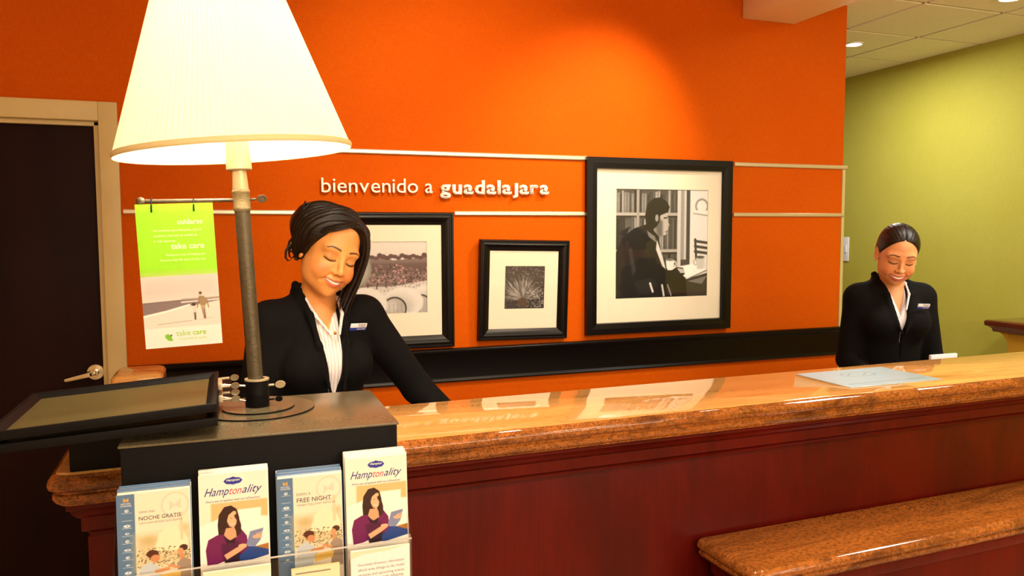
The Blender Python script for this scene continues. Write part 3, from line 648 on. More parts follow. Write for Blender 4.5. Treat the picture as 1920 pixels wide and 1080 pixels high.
b = MB(); b.lathe([(.064, .0028), (.064, .0058), (.0, .0058)], (PX+.002, PY, BZ), 64); cut_edge(b.build('base_disc', BOXTOP, lamp), BLACKM)
b = MB(); b.lathe([(.0205, .0058), (.0215, .008), (.0210, .028), (.0215, .030), (.0210, .032), (.0210, .0545), (.0155, .0545)], (PX, PY, BZ), 40); b.build('sleeve', BLACKM, lamp, smooth=True)
b = MB(); b.lathe([(.0218, .0545), (.0218, .0575), (.0140, .0575), (.0140, .0545)], (PX, PY, BZ), 40, close=True); b.build('sleeve_ring', PEWTL, lamp, smooth=True)
pb, pt = Vector((PX, PY, BZ+.006)), Vector((PX-.0205, PY+.002, 1.712))
def pole(z): return pb.lerp(pt, (z-pb.z)/(pt.z-pb.z))
b = MB(); b.tube([pole(BZ+.006), pole(1.645)], .0135, 28); b.build('pole', PEWTER, lamp, smooth=True)
b = MB(); pts = [pole(z) for z in (1.640, 1.642, 1.643, 1.646, 1.647, 1.672, 1.673, 1.676, 1.677, 1.679)]; b.tube(pts, [.0145, .0152, .0158, .0158, .0150, .0150, .0158, .0158, .0150, .0145], 32); b.build('collar', mat('embossed_pewter', (150, 136, 104), .4, metal=.5, bump=.8, bscale=420), lamp, smooth=True)
b = MB(); b.tube([pole(z) for z in (1.679, 1.71, 1.722)], [.0140, .0122, .0122], 28); b.build('upper_pole', PEWTL, lamp, smooth=True)
b = MB(); b.tube([pole(1.713), pole(1.715), pole(1.765), pole(1.80)], [.0205, .0222, .0205, .019], 32); b.build('socket', PEWTL, lamp, smooth=True)
# horizontal sign rod with ball end and thumb screw
r0, r1 = Vector((-.141, PY-.004, 1.6555)), Vector((.041, PY, 1.662)); rc = pole(1.660)
b = MB(); b.tube([r0, Vector((rc.x-.010, rc.y-.002, 1.6595))], .0034, 12)
sp = [(0, -.0075)]+[(.0075*sin(q), -.0075*cos(q)) for q in np.linspace(.2, pi-.2, 8)]+[(0.0005, .0075)]
b.lathe(sp, r0, 16); b.build('sign_rod', PEWTER, lamp, smooth=True)
def wing(root, tip, m, parent, name='thumb_screw', r=.0022, size=.011, up=0.3):
    root, tip = Vector(root), Vector(tip); d = (tip-root).normalized(); b = MB(); b.tube([root, tip], r, 8)
    s = d.cross(Vector((0, 1, .15))).normalized(); n = d.cross(s).normalized(); 
    out = []
    for q in range(12): t = 2*pi*q/12; rr = size*(1+.25*cos(t)); out.append(tip+d*(size*.8+rr*.85*cos(t))+s*(rr*.62*sin(t)))
    vs = [p+n*.0016 for p in out]+[p-n*.0016 for p in out]
    b.add(vs, [tuple(range(12)), tuple(range(12, 24))[::-1]]+[(i, (i+1) % 12, 12+(i+1) % 12, 12+i) for i in range(12)])
    return b.build(name, m, parent, smooth=True)
wing((rc.x+.012, PY-.001, 1.6605), (rc.x+.024, PY-.002, 1.6615), PEWTER, lamp)
# sleeve thumb screws on the right side
wing((PX+.020, PY-.004, BZ+.044), (PX+.030, PY-.006, BZ+.0445), PEWTL, lamp)
wing((PX+.020, PY-.004, BZ+.017), (PX+.030, PY-.006, BZ+.0175), BLACKM, lamp, r=.0018, size=.008)
# bulb
bc = pole(1.80)+Vector((0, 0, .045))
b = MB(); b.lathe([(.010, -.05), (.013, -.035), (.026, -.012), (.030, .004), (.026, .02), (.012, .031), (.001, .034)], bc, 20); b.build('bulb', BULB, lamp, smooth=True)
light('lamp_bulb_light', 'POINT', bc, 46, (1, .88, .70), size=.035)
# pleated shade: tilted cone with fine pleats, hem bands and spider
SM = Matrix.Translation((.0185, PY+.002, 1.7435)) @ Matrix.Rotation(-RAD(4.6), 4, 'Y')
def shade_part(r0, z0, r1, z1, th, pleat, n, name, m, ins=False):
    b = MB(); b.M = SM; rows = 10; vs = []; fs = []
    for side in (0, 1):
        for i in range(rows+1):
            u = i/rows
            for k in range(n):
                q = 2*pi*k/n; r = r0+(r1-r0)*u+(pleat if k % 2 else -pleat)*(1 if side == 0 else 1)-side*th; vs.append((r*cos(q), r*sin(q), z0+(z1-z0)*u))
    o_ = (rows+1)*n
    for i in range(rows):
        for k in range(n): a, c = i*n+k, i*n+(k+1) % n; fs.append((a, c, c+n, a+n)); fs.append((o_+a, o_+a+n, o_+c+n, o_+c))
    for k in range(n): c = (k+1) % n; fs.append((k, o_+k, o_+c, c)); e = rows*n; fs.append((e+k, e+c, o_+e+c, o_+e+k))
    b.add(vs, fs); return b.build(name, m, lamp, smooth=True)
H_ = .355
shade = shade_part(.2005, .006, .082, H_, .0009, .0011, 240, 'shade', SHADE)
for (r, z, w_) in ((.2025, .004, .0052), (.0825, H_, .004)):
    b = MB(); b.M = SM; b.lathe([(r+.0016*cos(q)*1.3, z+w_*sin(q)) for q in np.linspace(0, 2*pi, 9)[:-1]], (0, 0, 0), 72, close=True); b.build('hem_band', mat('cream_shade_trim', (236, 214, 160), .7), shade, smooth=True)
b = MB(); b.M = SM
for q in (0, 2.094, 4.188): b.tube([(0, 0, H_-.03), (.081*cos(q+.4), .081*sin(q+.4), H_-.002)], .0014, 6)
b.tube([(0, 0, .07), (0, 0, H_-.03)], .002, 6); b.build('spider', STEEL, shade)

# ------------------------------------------------------------------ hanging sign
SMt = Matrix.Translation((-.0872, PY-.012, 1.652)) @ Matrix.Rotation(RAD(-2.2), 4, 'Y')
sw, sh = .1255, .2515
hs = thing('hanging_sign', 'lime green and white sign hanging from the lamp rod by two black rings', 'sign', SMt)
b = MB(); b.M = SMt; b.box((-sw/2, -.0008, -sh), (sw/2, .0008, 0)); b.build('card', WHITEP, hs, bevel=.0004)
P = Paint(sw, sh, 140, (236, 230, 226)); a = P.a
P.rect(-.01, -.01, 1.01, a*.502, (150, 226, 18)); P.rect(-.01, -.01, 1.01, a*.05, (172, 240, 40), .05, .5)
yb = a*.502; P.rect(-.01, yb, 1.01, a*.86, (222, 214, 210)); P.rect(-.01, yb, 1.01, a*.66, (206, 198, 196), .2)
P.poly([(-.01, a*.682), (1.01, a*.665), (1.01, a*.69), (.60, a*.72), (-.01, a*.775)], (128, 112, 114), .012); P.line([(-.01, a*.684), (1.01, a*.666)], .003, (70, 58, 62)); P.rect(.5, a*.665, 1.01, a*.675, (170, 150, 146), .01)
P.line([(-.01, a*.776), (.3, a*.748), (.60, a*.712)], .014, (246, 242, 238), .012); P.line([(.5, a*.69), (1.01, a*.682)], .008, (244, 240, 236), .01)
P.poly([(-.01, a*.785), (.62, a*.722), (1.01, a*.69), (1.01, a*.87), (-.01, a*.87)], (226, 218, 212), .01); P.line([(.18, a*.835), (.62, a*.822)], .003, (150, 130, 120), .006); P.line([(.7, a*.82), (.9, a*.81)], .003, (190, 176, 168), .006)
# adult and child walking on the beach
P.ell(.752, a*.632, .021, .021, (90, 62, 50)); P.poly([(.735, a*.65), (.80, a*.655), (.835, a*.70), (.80, a*.725), (.745, a*.722), (.73, a*.69)], (150, 130, 92)); P.poly([(.745, a*.72), (.81, a*.72), (.80, a*.745), (.75, a*.742)], (178, 160, 120)); P.line([(.765, a*.745), (.785, a*.812)], .008, (140, 100, 78)); P.line([(.79, a*.745), (.80, a*.81)], .008, (110, 74, 58)); P.line([(.83, a*.68), (.85, a*.735)], .007, (150, 104, 80)); P.line([(.735, a*.66), (.70, a*.732)], .007, (150, 104, 80))
P.ell(.655, a*.71, .026, .022, (60, 34, 36)); P.poly([(.64, a*.725), (.685, a*.725), (.69, a*.77), (.64, a*.77)], (214, 204, 200)); P.line([(.655, a*.77), (.662, a*.818)], .006, (70, 44, 42)); P.line([(.672, a*.77), (.67, a*.815)], .006, (90, 56, 50))
P.rect(-.01, a*.862, 1.01, a+.01, (240, 236, 230)); P.poly([(.25, a*.915), (.30, a*.905), (.34, a*.93), (.355, a*.957), (.30, a*.955), (.26, a*.935)], (120, 190, 50)); P.ell(.335, a*.918, .011, .013, (40, 50, 60)); P.noise(3)
link('sign_print', P.mesh('sign_print'), hs, SMt @ Matrix.Translation((0, -.0012, -sh)))
def st_(s, x, z, size, m, bold=0, al='RIGHT', f=None, sh_=0):
    return text('lettering', s, size, SMt @ Matrix.Translation((x, -.0013, z)) @ Matrix.Rotation(pi/2, 4, 'X'), m, hs, bold=bold, align=al, shear=sh_, ext=.0002)
st_('cuidarse', .044, -.036, .0125, WHINK, .022); 
for i, s in enumerate(('Así cuidamos para Hampton, esta es', 'ayudarlo a disfrutar su estadía de', 'la vida mejorada.')): st_(s, -.037, -.048-i*.0092, .0053, WHINK, 0, 'LEFT')
st_('take care', .044, -.079, .0145, WHINK, .022)
for i, s in enumerate(("Hampton's way of helping you", 'live your best life day in & day out.')): st_(s, .045, -.091-i*.0088, .0053, WHINK)
for s_, x_, w_, b_ in (('take', -.0125, .0235, 0), ('care', .0145, .0225, .02)): text('lettering', s_, .0125, SMt @ Matrix.Translation((x_, -.0013, -.2325)) @ Matrix.Rotation(pi/2, 4, 'X'), GREENINK, hs, bold=b_, ext=.0002, fit=(w_, None))
st_('live your best life, together', .038, -.2395, .0042, GREENINK, 0, 'RIGHT')
for x in (-.037, .031):
    b = MB(); p = SMt @ Vector((x, 0, -.0115)); zt = r0.z+.0055
    b.tube([(p.x+.0002, p.y-.003, p.z-.003), (p.x, p.y-.004, p.z+.004), (p.x, PY-.0095, zt-.006), (p.x, PY-.006, zt), (p.x, PY+.001, zt-.001), (p.x, PY+.0015, zt-.008), (p.x, p.y+.003, p.z+.004), (p.x, p.y+.002, p.z)], .0013, 8)
    b.build('ring', BLACKM, hs, smooth=True)

# ------------------------------------------------------------------ trays clamped to the pole
def tray(z, sag, label, shift, lift, screws):
    M = Matrix.Translation((-.025+shift, 1.455, z)) @ Matrix.Rotation(-sag, 4, 'Y')     # right edge at local x=0, extends to -x
    t = thing('clamp_on_tray', label, 'tray', M, None); TW, TD, TH = .318, .308, .0135
    y0, y1 = -TD/2, TD/2
    b = MB(); b.M = M; b.box((-TW+.004, y0+.004, -TH), (-.004, y1-.004, -TH+.004)); b.build('tray_bottom', TRAYIN, t)
    b = MB(); b.M = M; e = .007; i = .018; zi = -TH+.0045
    L = [[(-TW, y0, -TH), (0, y0, -TH), (0, y1, -TH), (-TW, y1, -TH)], [(-TW, y0, 0), (0, y0, 0), (0, y1, 0), (-TW, y1, 0)],
         [(-TW+e, y0+e, 0), (-e, y0+e, 0), (-e, y1-e, 0), (-TW+e, y1-e, 0)], [(-TW+i, y0+i, zi), (-i, y0+i, zi), (-i, y1-i, zi), (-TW+i, y1-i, zi)]]
    vs = [v for l in L for v in l]; fs = [(4*r+k, 4*r+(k+1) % 4, 4*(r+1)+(k+1) % 4, 4*(r+1)+k) for r in range(3) for k in range(4)]+[(12, 13, 1, 0), (13, 14, 2, 1), (14, 15, 3, 2), (15, 12, 0, 3)]
    b.add(vs, fs); b.build('rim', BLACKM, t, bevel=.0012)
    # bracket on the right edge, rod to the sleeve, wing nuts
    b = MB(); b.M = M; b.box((0, .020, -TH+.001), (.007, .075, .0005)); b.build('bracket', PEWTL, t, bevel=.001)
    y = .0455; xs = PX-.019-(-.025+shift)
    b = MB(); b.M = M; Rt = M.inverted() @ Vector((PX-.0205, PY-.004, z+lift)); b.tube([(.004, y-.006, -TH*.5), Rt], .0021, 10); b.build('rod', CHROME, t, smooth=True)
    for (sy_, zz) in screws:
        p = M @ Vector((.006, sy_, zz)); q = M @ Vector((.020, sy_-.002, zz)); wing(p, q, STEEL, t, 'wing_nut', r=.0026, size=.009)
    return t
tray(1.3315, RAD(3.6), 'upper of the two stacked dark trays, with speckled olive inside, clamped to the lamp pole', 0, -.011, [(.052, .002), (.030, -.009)])
tray(1.3090, RAD(2.9), 'lower of the two stacked dark trays, mostly hidden under the other', .0005, -.016, [(.050, -.002), (.024, -.009)])

# ================================================================== LEAFLETS
LW, LH = .1005, .226
def p_blue(kind):
    P = Paint(LW, LH, 160, (240, 228, 206)); a = P.a; R = random.Random(4)
    P.rect(-.01, -.01, .245, a+.01, (88, 122, 160)); P.ell(.80, a*.10, .20, .20, (226, 214, 196)); P.ell(.80, a*.10, .17, .17, (240, 229, 210)); P.poly([(.72, a*.07), (.79, a*.095), (.88, a*.06), (.88, a*.125), (.79, a*.105), (.72, a*.135)], (222, 210, 192))
    P.poly([(.095, a*.022), (.13, a*.034), (.165, a*.022), (.165, a*.052), (.13, a*.043), (.095, a*.052)], (226, 160, 80)); 
    V0 = P.V; P.V = V0/.72
    ys = [.15, .22, .29, .36, .43, .51, .58, .65, .72, .80]
    for i, y in enumerate(ys):
        if i != 1: P.ell(.135, a*y, .028+.02*(i % 3 == 2), .030-.008*(i % 2), (236, 240, 244), alpha=.9); P.ell(.14, a*y, .012, .014, (110, 140, 175), alpha=.8)
        P.rect(.065, a*(y+.018), .205, a*(y+.022), (225, 232, 240), alpha=.8)
    # cafe terrace picture fading up into the sheet
    P.V = (V0+.52)/.92; P.px *= .8
    P.rect(.245, a*.56, 1.01, a*.80, (206, 190, 146), .18, .85); P.poly([(.50, a*.66), (.56, a*.56), (.70, a*.505), (.88, a*.535), (.97, a*.62), (.97, a*.70), (.50, a*.68)], (244, 232, 200), .03); P.ell(.42, a*.60, .10, .07, (196, 176, 120), .08, .7); P.ell(.93, a*.53, .07, .06, (196, 184, 140), .08, .7); P.rect(.86, a*.42, .90, a*.62, (222, 206, 170), .02)
    for q in range(230): P.ell(R.uniform(.26, 1), a*R.uniform(.66, .80), .012, .010, R.choice([(96, 84, 44), (150, 136, 80), (236, 226, 190), (60, 48, 30)]), alpha=.7)
    P.ell(.47, a*.70, .085, .062, (84, 40, 22)); P.ell(.505, a*.735, .062, .062, (206, 140, 98)); P.poly([(.26, a*.90), (.30, a*.79), (.42, a*.755), (.55, a*.80), (.62, a*.84), (.55, a*.90), (.45, a*1.02), (.25, a*1.02)], (196, 206, 214))
    P.line([(.52, a*.83), (.68, a*.82)], .028, (214, 150, 104)); P.ell(.90, a*.68, .06, .05, (72, 40, 26)); P.ell(.855, a*.705, .045, .055, (218, 156, 112)); P.line([(.87, a*.73), (.88, a*.77)], .03, (210, 144, 100)); P.poly([(.80, a*.79), (.90, a*.75), (1.01, a*.78), (1.01, a*1.02), (.80, a*1.02), (.82, a*.86)], (160, 140, 124)); P.line([(.82, a*.82), (.70, a*.80)], .022, (214, 150, 104))
    P.poly([(.55, a*.86), (.86, a*.85), (.84, a*.90), (.55, a*.92)], (232, 190, 96), .01)
    P.V = V0; P.rect(.245, a*.66, 1.01, a+.1, (240, 226, 200), .02)
    return P.noise(3)
def p_purple():
    P = Paint(LW, LH, 180, (244, 236, 224)); a = P.a; R = random.Random(6)
    V0 = P.V; P.V = (V0+.013)/.68
    P.rect(-.01, a*.30, .30, a*.62, (246, 236, 216), .1); P.rect(.17, a*.30, 1.01, a*.50, (228, 188, 130), .03); P.rect(.56, a*.385, .90, a*.52, (250, 246, 236), .03); P.poly([(-.01, a*.52), (.35, a*.44), (1.01, a*.48), (1.01, a*1.01), (-.01, a*1.01)], (248, 244, 236), .05)
    P.poly([(.70, a*.79), (1.01, a*.76), (1.01, a*.83), (.72, a*.83)], (168, 112, 48), .02)
    P.poly([(.34, a*.86), (.62, a*.76), (.80, a*.78), (1.01, a*.83), (1.01, a*.88), (.60, a*.93)], (34, 66, 140), .01)
    # woman in a purple sweater holding a tablet
    P.poly([(.28, a*.42), (.36, a*.345), (.46, a*.335), (.54, a*.375), (.575, a*.46), (.58, a*.56), (.56, a*.66), (.46, a*.64), (.38, a*.67), (.27, a*.64), (.26, a*.52)], (50, 22, 20)); P.poly([(.38, a*.56), (.50, a*.56), (.56, a*.66), (.46, a*.72), (.34, a*.64)], (222, 162, 122))
    P.poly([(.10, a*.92), (.08, a*.76), (.12, a*.66), (.25, a*.62), (.34, a*.62), (.42, a*.69), (.54, a*.66), (.54, a*.60), (.60, a*.585), (.68, a*.66), (.70, a*.78), (.60, a*.84), (.40, a*.88), (.25, a*.91)], (112, 16, 84)); P.poly([(.30, a*.72), (.55, a*.70), (.60, a*.84), (.33, a*.88)], (78, 8, 60), .05); P.poly([(.34, a*.64), (.44, a*.69), (.52, a*.66), (.50, a*.72), (.38, a*.71)], (40, 8, 34), .01)
    P.poly([(.34, a*.88), (.58, a*.80), (.56, a*.92), (.36, a*.93)], (40, 12, 40), .02)
    P.poly([(.385, a*.44), (.45, a*.385), (.53, a*.40), (.545, a*.47), (.53, a*.53), (.49, a*.565), (.43, a*.545), (.40, a*.50)], (238, 182, 142), .01); P.poly([(.36, a*.40), (.44, a*.37), (.50, a*.39), (.42, a*.43), (.39, a*.50), (.35, a*.52)], (50, 22, 20), .008)
    P.line([(.455, a*.525), (.50, a*.53)], .008, (252, 246, 240)); P.line([(.45, a*.532), (.505, a*.538)], .003, (190, 80, 80)); P.line([(.445, a*.462), (.47, a*.466)], .004, (60, 30, 26)); P.line([(.505, a*.465), (.525, a*.468)], .004, (60, 30, 26))
    P.poly([(.50, a*.44), (.55, a*.42), (.60, a*.54), (.60, a*.62), (.53, a*.66), (.52, a*.56), (.545, a*.50)], (56, 26, 22), .008)
    P.poly([(.34, a*.83), (.52, a*.77), (.66, a*.74), (.68, a*.77), (.56, a*.82), (.38, a*.88)], (230, 172, 134), .008); P.poly([(.665, a*.76), (.73, a*.62), (.93, a*.60), (.88, a*.72), (.80, a*.78)], (128, 138, 176), .006); P.ell(.83, a*.68, .065, .045, (234, 176, 138)); P.ell(.61, a*.755, .06, .04, (236, 180, 142))
    for y in (.655, .675, .695): P.line([(.83, a*y), (.90, a*(y-.01))], .010, (240, 186, 150)); P.line([(.78, a*(y+.012)), (.90, a*y)], .002, (180, 116, 86))
    P.V = V0; P.rect(-.01, 1.50, 1.01, 2.4, (236, 226, 220), .05)
    hx = [(.36, 0), (.40, -.042), (.46, -.050), (.50, -.066), (.54, -.050), (.60, -.042), (.64, 0), (.60, .042), (.54, .050), (.50, .060), (.46, .050), (.40, .042)]
    P.poly([(x, .120+y) for x, y in hx], (42, 44, 160))
    return P.noise(2)
ME_BLUE, ME_PURP = p_blue(0).mesh('cover_print'), p_purple().mesh('cover_print')
LEAN = RAD(-4.0)
lm = MB(); lm.box((-LW/2, 0, 0), (LW/2, .0016, LH)); _t = lm.build('leaflet', WHITEP, None, bevel=.0003, world=False); ME_L = _t.data; bpy.data.objects.remove(_t)
lm = MB(); lm.box((-LW/2, 0, 0), (LW/2, .0016, LH)); _t = lm.build('leaflet', BLUEP, None, bevel=.0003, world=False); ME_LB = _t.data; bpy.data.objects.remove(_t)
YF, ZBASE = 1.2500, .9885
def txt(s, x, z, size, m, root, M, **k): return text('lettering', s, size, M @ Matrix.Translation((x-LW/2, -.0006, z)) @ Matrix.Rotation(pi/2, 4, 'X'), m, root, ext=.00015, **k)
def stack(xc, ztop, n, kind, lab_front, lab_back, group, rz=0):
    zb = ztop-LH
    for i in range(n):
        dy = i*.0025
        M = Matrix.Translation((xc+.0006*((i*7) % 5-2), YF+dy, zb+(i*.0005)+.0008*((i*3) % 4)*(1 if i else 0))) @ Matrix.Rotation(rz, 4, 'Z') @ Matrix.Rotation(LEAN, 4, 'X')
        t = thing('leaflet', lab_front if i == 0 else lab_back, 'leaflet', M, group)
        blue = kind != 'purple' and i % 3 != 1
        link('sheet', ME_LB if blue and i else ME_L, t, M)
        if i: continue
        me = ME_PURP if kind == 'purple' else ME_BLUE
        pr = link('cover_print', me, t, M @ Matrix.Translation((0, -.0004, 0)))
        if kind == 'purple':
            txt('Hampton', .0405, LH-.0136, .0062, WHINK, t, M, bold=.012, shear=.2, fit=(.0195, None))
            for s, x, wd, m in (('Hamp', .008, .036, NAVY), ('ton', .0445, .0180, REDINK), ('ality', .0630, .0300, NAVY)):
                txt(s, x, LH-.0370 if s in ('Hamp',) else (LH-.0330 if s == 'ton' else LH-.0365), .02, m, t, M, shear=.45, fit=(wd, {'Hamp': .0165, 'ton': .0095, 'ality': .0160}[s]))
            txt('Find a ton of options with our eDirectory', .010, LH-.0440, .005, DARKINK, t, M, shear=.3, fit=(.080, None))
        else:
            big, small1, small2 = ('NOCHE GRATIS', 'GANE UNA', 'CON CADA ESTADÍA QUE CALIFICA') if kind == 'noche' else ('FREE NIGHT', 'EARN A', 'WHEN YOU STAY WITH US')
            txt(small1, .030, LH-.0300, .0038, GREYT, t, M, fit=(.022, None)); txt(big, .030, LH-.0410, .008, DARKINK, t, M, bold=.006, fit=(.058 if kind == 'noche' else .054, None)); txt(small2, .030, LH-.0470, .004, GREYT, t, M, fit=(.060, None))
            txt('HILTON', .006, LH-.0150, .003, WHITEP, t, M, fit=(.013, None)); txt('HHONORS', .0055, LH-.0180, .003, WHITEP, t, M, fit=(.015, None))
def fx(x, y): return at_y(x, y, YF+.01)
zt1, zt2 = fx(286, 924).z, fx(437, 888).z
stack((fx(217, 932).x+fx(356.5, 916).x)/2, fx(286, 924).z, 10, 'noche', 'front leaflet of the leftmost stack, blue stripe, reading NOCHE GRATIS', 'blue and white leaflet behind the NOCHE GRATIS cover in the leftmost stack', 'leaflets in the leftmost stack')
stack((fx(374, 895).x+fx(500, 881).x)/2, fx(437, 888).z, 9, 'purple', 'front leaflet with woman in purple sweater, second stack from the left', 'white leaflet behind the purple sweater cover, second stack from the left', 'leaflets in the second stack from the left')
stack((fx(521, 902).x+fx(640.5, 885).x)/2, fx(580, 894).z, 13, 'free', 'front leaflet with blue stripe, reading FREE NIGHT, third stack from the left', 'blue and white leaflet behind the FREE NIGHT cover, third stack from the left', 'leaflets in the third stack from the left')
stack((fx(652.5, 866).x+fx(759.7, 850).x)/2, fx(706, 858).z, 12, 'purple', 'front leaflet with woman in purple sweater, rightmost stack', 'white leaflet behind the purple sweater cover in the rightmost stack', 'leaflets in the rightmost stack')
# clear acrylic holder on the front of the stand
zl = at_y(570, 1037, 1.235).z
x0 = fx(217, 932).x-.006; x1 = at_y(771, 1000, 1.235).x
hd = thing('leaflet_holder', 'clear acrylic leaflet holder with four pockets on the front of the black stand', 'holder', ((x0+x1)/2, 1.27, .97))
b = MB(); b.box((x0, 1.2320, .972), (x1, 1.2345, zl)); b.build('front_panel', ACRYL, hd)
b = MB(); b.box((x0, 1.2318, zl), (x1, 1.2347, zl+.0016)); b.build('front_lip', ACEDGE, hd)
b = MB(); b.box((x0, 1.2345, .970), (x1, 1.3005, .974)); b.build('pocket_floor', ACRYL, hd)
for xx in (x0, x1-.002): b = MB(); b.prism([(1.2345, .974), (1.3005, .974), (1.3005, zl+.09), (1.2345, zl)], xx, xx+.002, 'x'); b.build('side_panel', ACRYL, hd)
# lower tier of cream leaflets behind the acrylic, in front of the covers
for i, (ax_, ay_, bx_, by_, lab) in enumerate([(380, 1068, 508, 1063, 'cream topped leaflet low in the rack below the second stack'), (546, 1068, 637, 1055, 'orange edged leaflet low in the rack below the FREE NIGHT cover'), (657, 1032, 768, 1022, 'white leaflet with grey text low in the rack, in front of the rightmost stack')]):
    Y = 1.2180; a, c = at_y(ax_, ay_, Y), at_y(bx_, by_, Y); zz = (a.z+c.z)/2; wd = c.x-a.x; hh = .20
    M = Matrix.Translation(((a.x+c.x)/2, Y, zz-hh))
    t = thing('leaflet', lab, 'leaflet', M, None)
    b = MB(); b.M = M; b.box((-wd/2, 0, 0), (wd/2, .004, hh)); b.build('sheet', WHITEP if i != 1 else mat('cream_orange_paper', (244, 214, 160), .5), t, bevel=.0005)
    P = Paint(wd-.002, hh-.002, 100, (240, 240, 240) if i != 1 else (244, 226, 190)); R = random.Random(i)
    if i == 0: P.rect(-.1, -.1, 1.1, .10, (246, 232, 200), .1)
    if i == 1: P.line([(.08, .10), (.8, .10)], .012, (110, 100, 90), .02)
    if i == 2:
        P.poly([(-.01, -.01), (1.01, -.01), (.62, .05), (.2, .06), (-.01, .12)], (238, 224, 196))
    P.noise(2); link('print', P.mesh('print'), t, M @ Matrix.Translation((0, -.0006, .001)))
    if i == 2:
        for k, s in enumerate(('Download directory, information', 'about area things to do, hotel', 'services and upcoming events', 'on your smart phone.')): text('lettering', s, .006, M @ Matrix.Translation((-.036, -.0008, hh-.027-k*.0085)) @ Matrix.Rotation(pi/2, 4, 'X'), GREYT, t, ext=.00015, fit=(.074, None))
        text('lettering', 'Feel the Hamptonality', .006, M @ Matrix.Translation((-.030, -.0008, hh-.068)) @ Matrix.Rotation(pi/2, 4, 'X'), GREYT, t, ext=.00015, fit=(.062, None), shear=.3)
lt = thing('lower_rack', 'second clear pocket of the rack, in front of the acrylic leaflet holder', 'holder', ((x0+x1)/2, 1.21, .80))
b = MB(); b.box((x0, 1.2075, .80), (x1, 1.2095, .93)); b.build('front_panel', ACRYL, lt)
b = MB(); b.box((x0, 1.2095, .80), (x1, 1.3005, .804)); b.build('pocket_floor', ACRYL, lt)
for xx in (x0, x1-.002): b = MB(); b.box((xx, 1.2095, .804), (xx+.002, 1.3005, .93)); b.build('side_panel', ACRYL, lt)
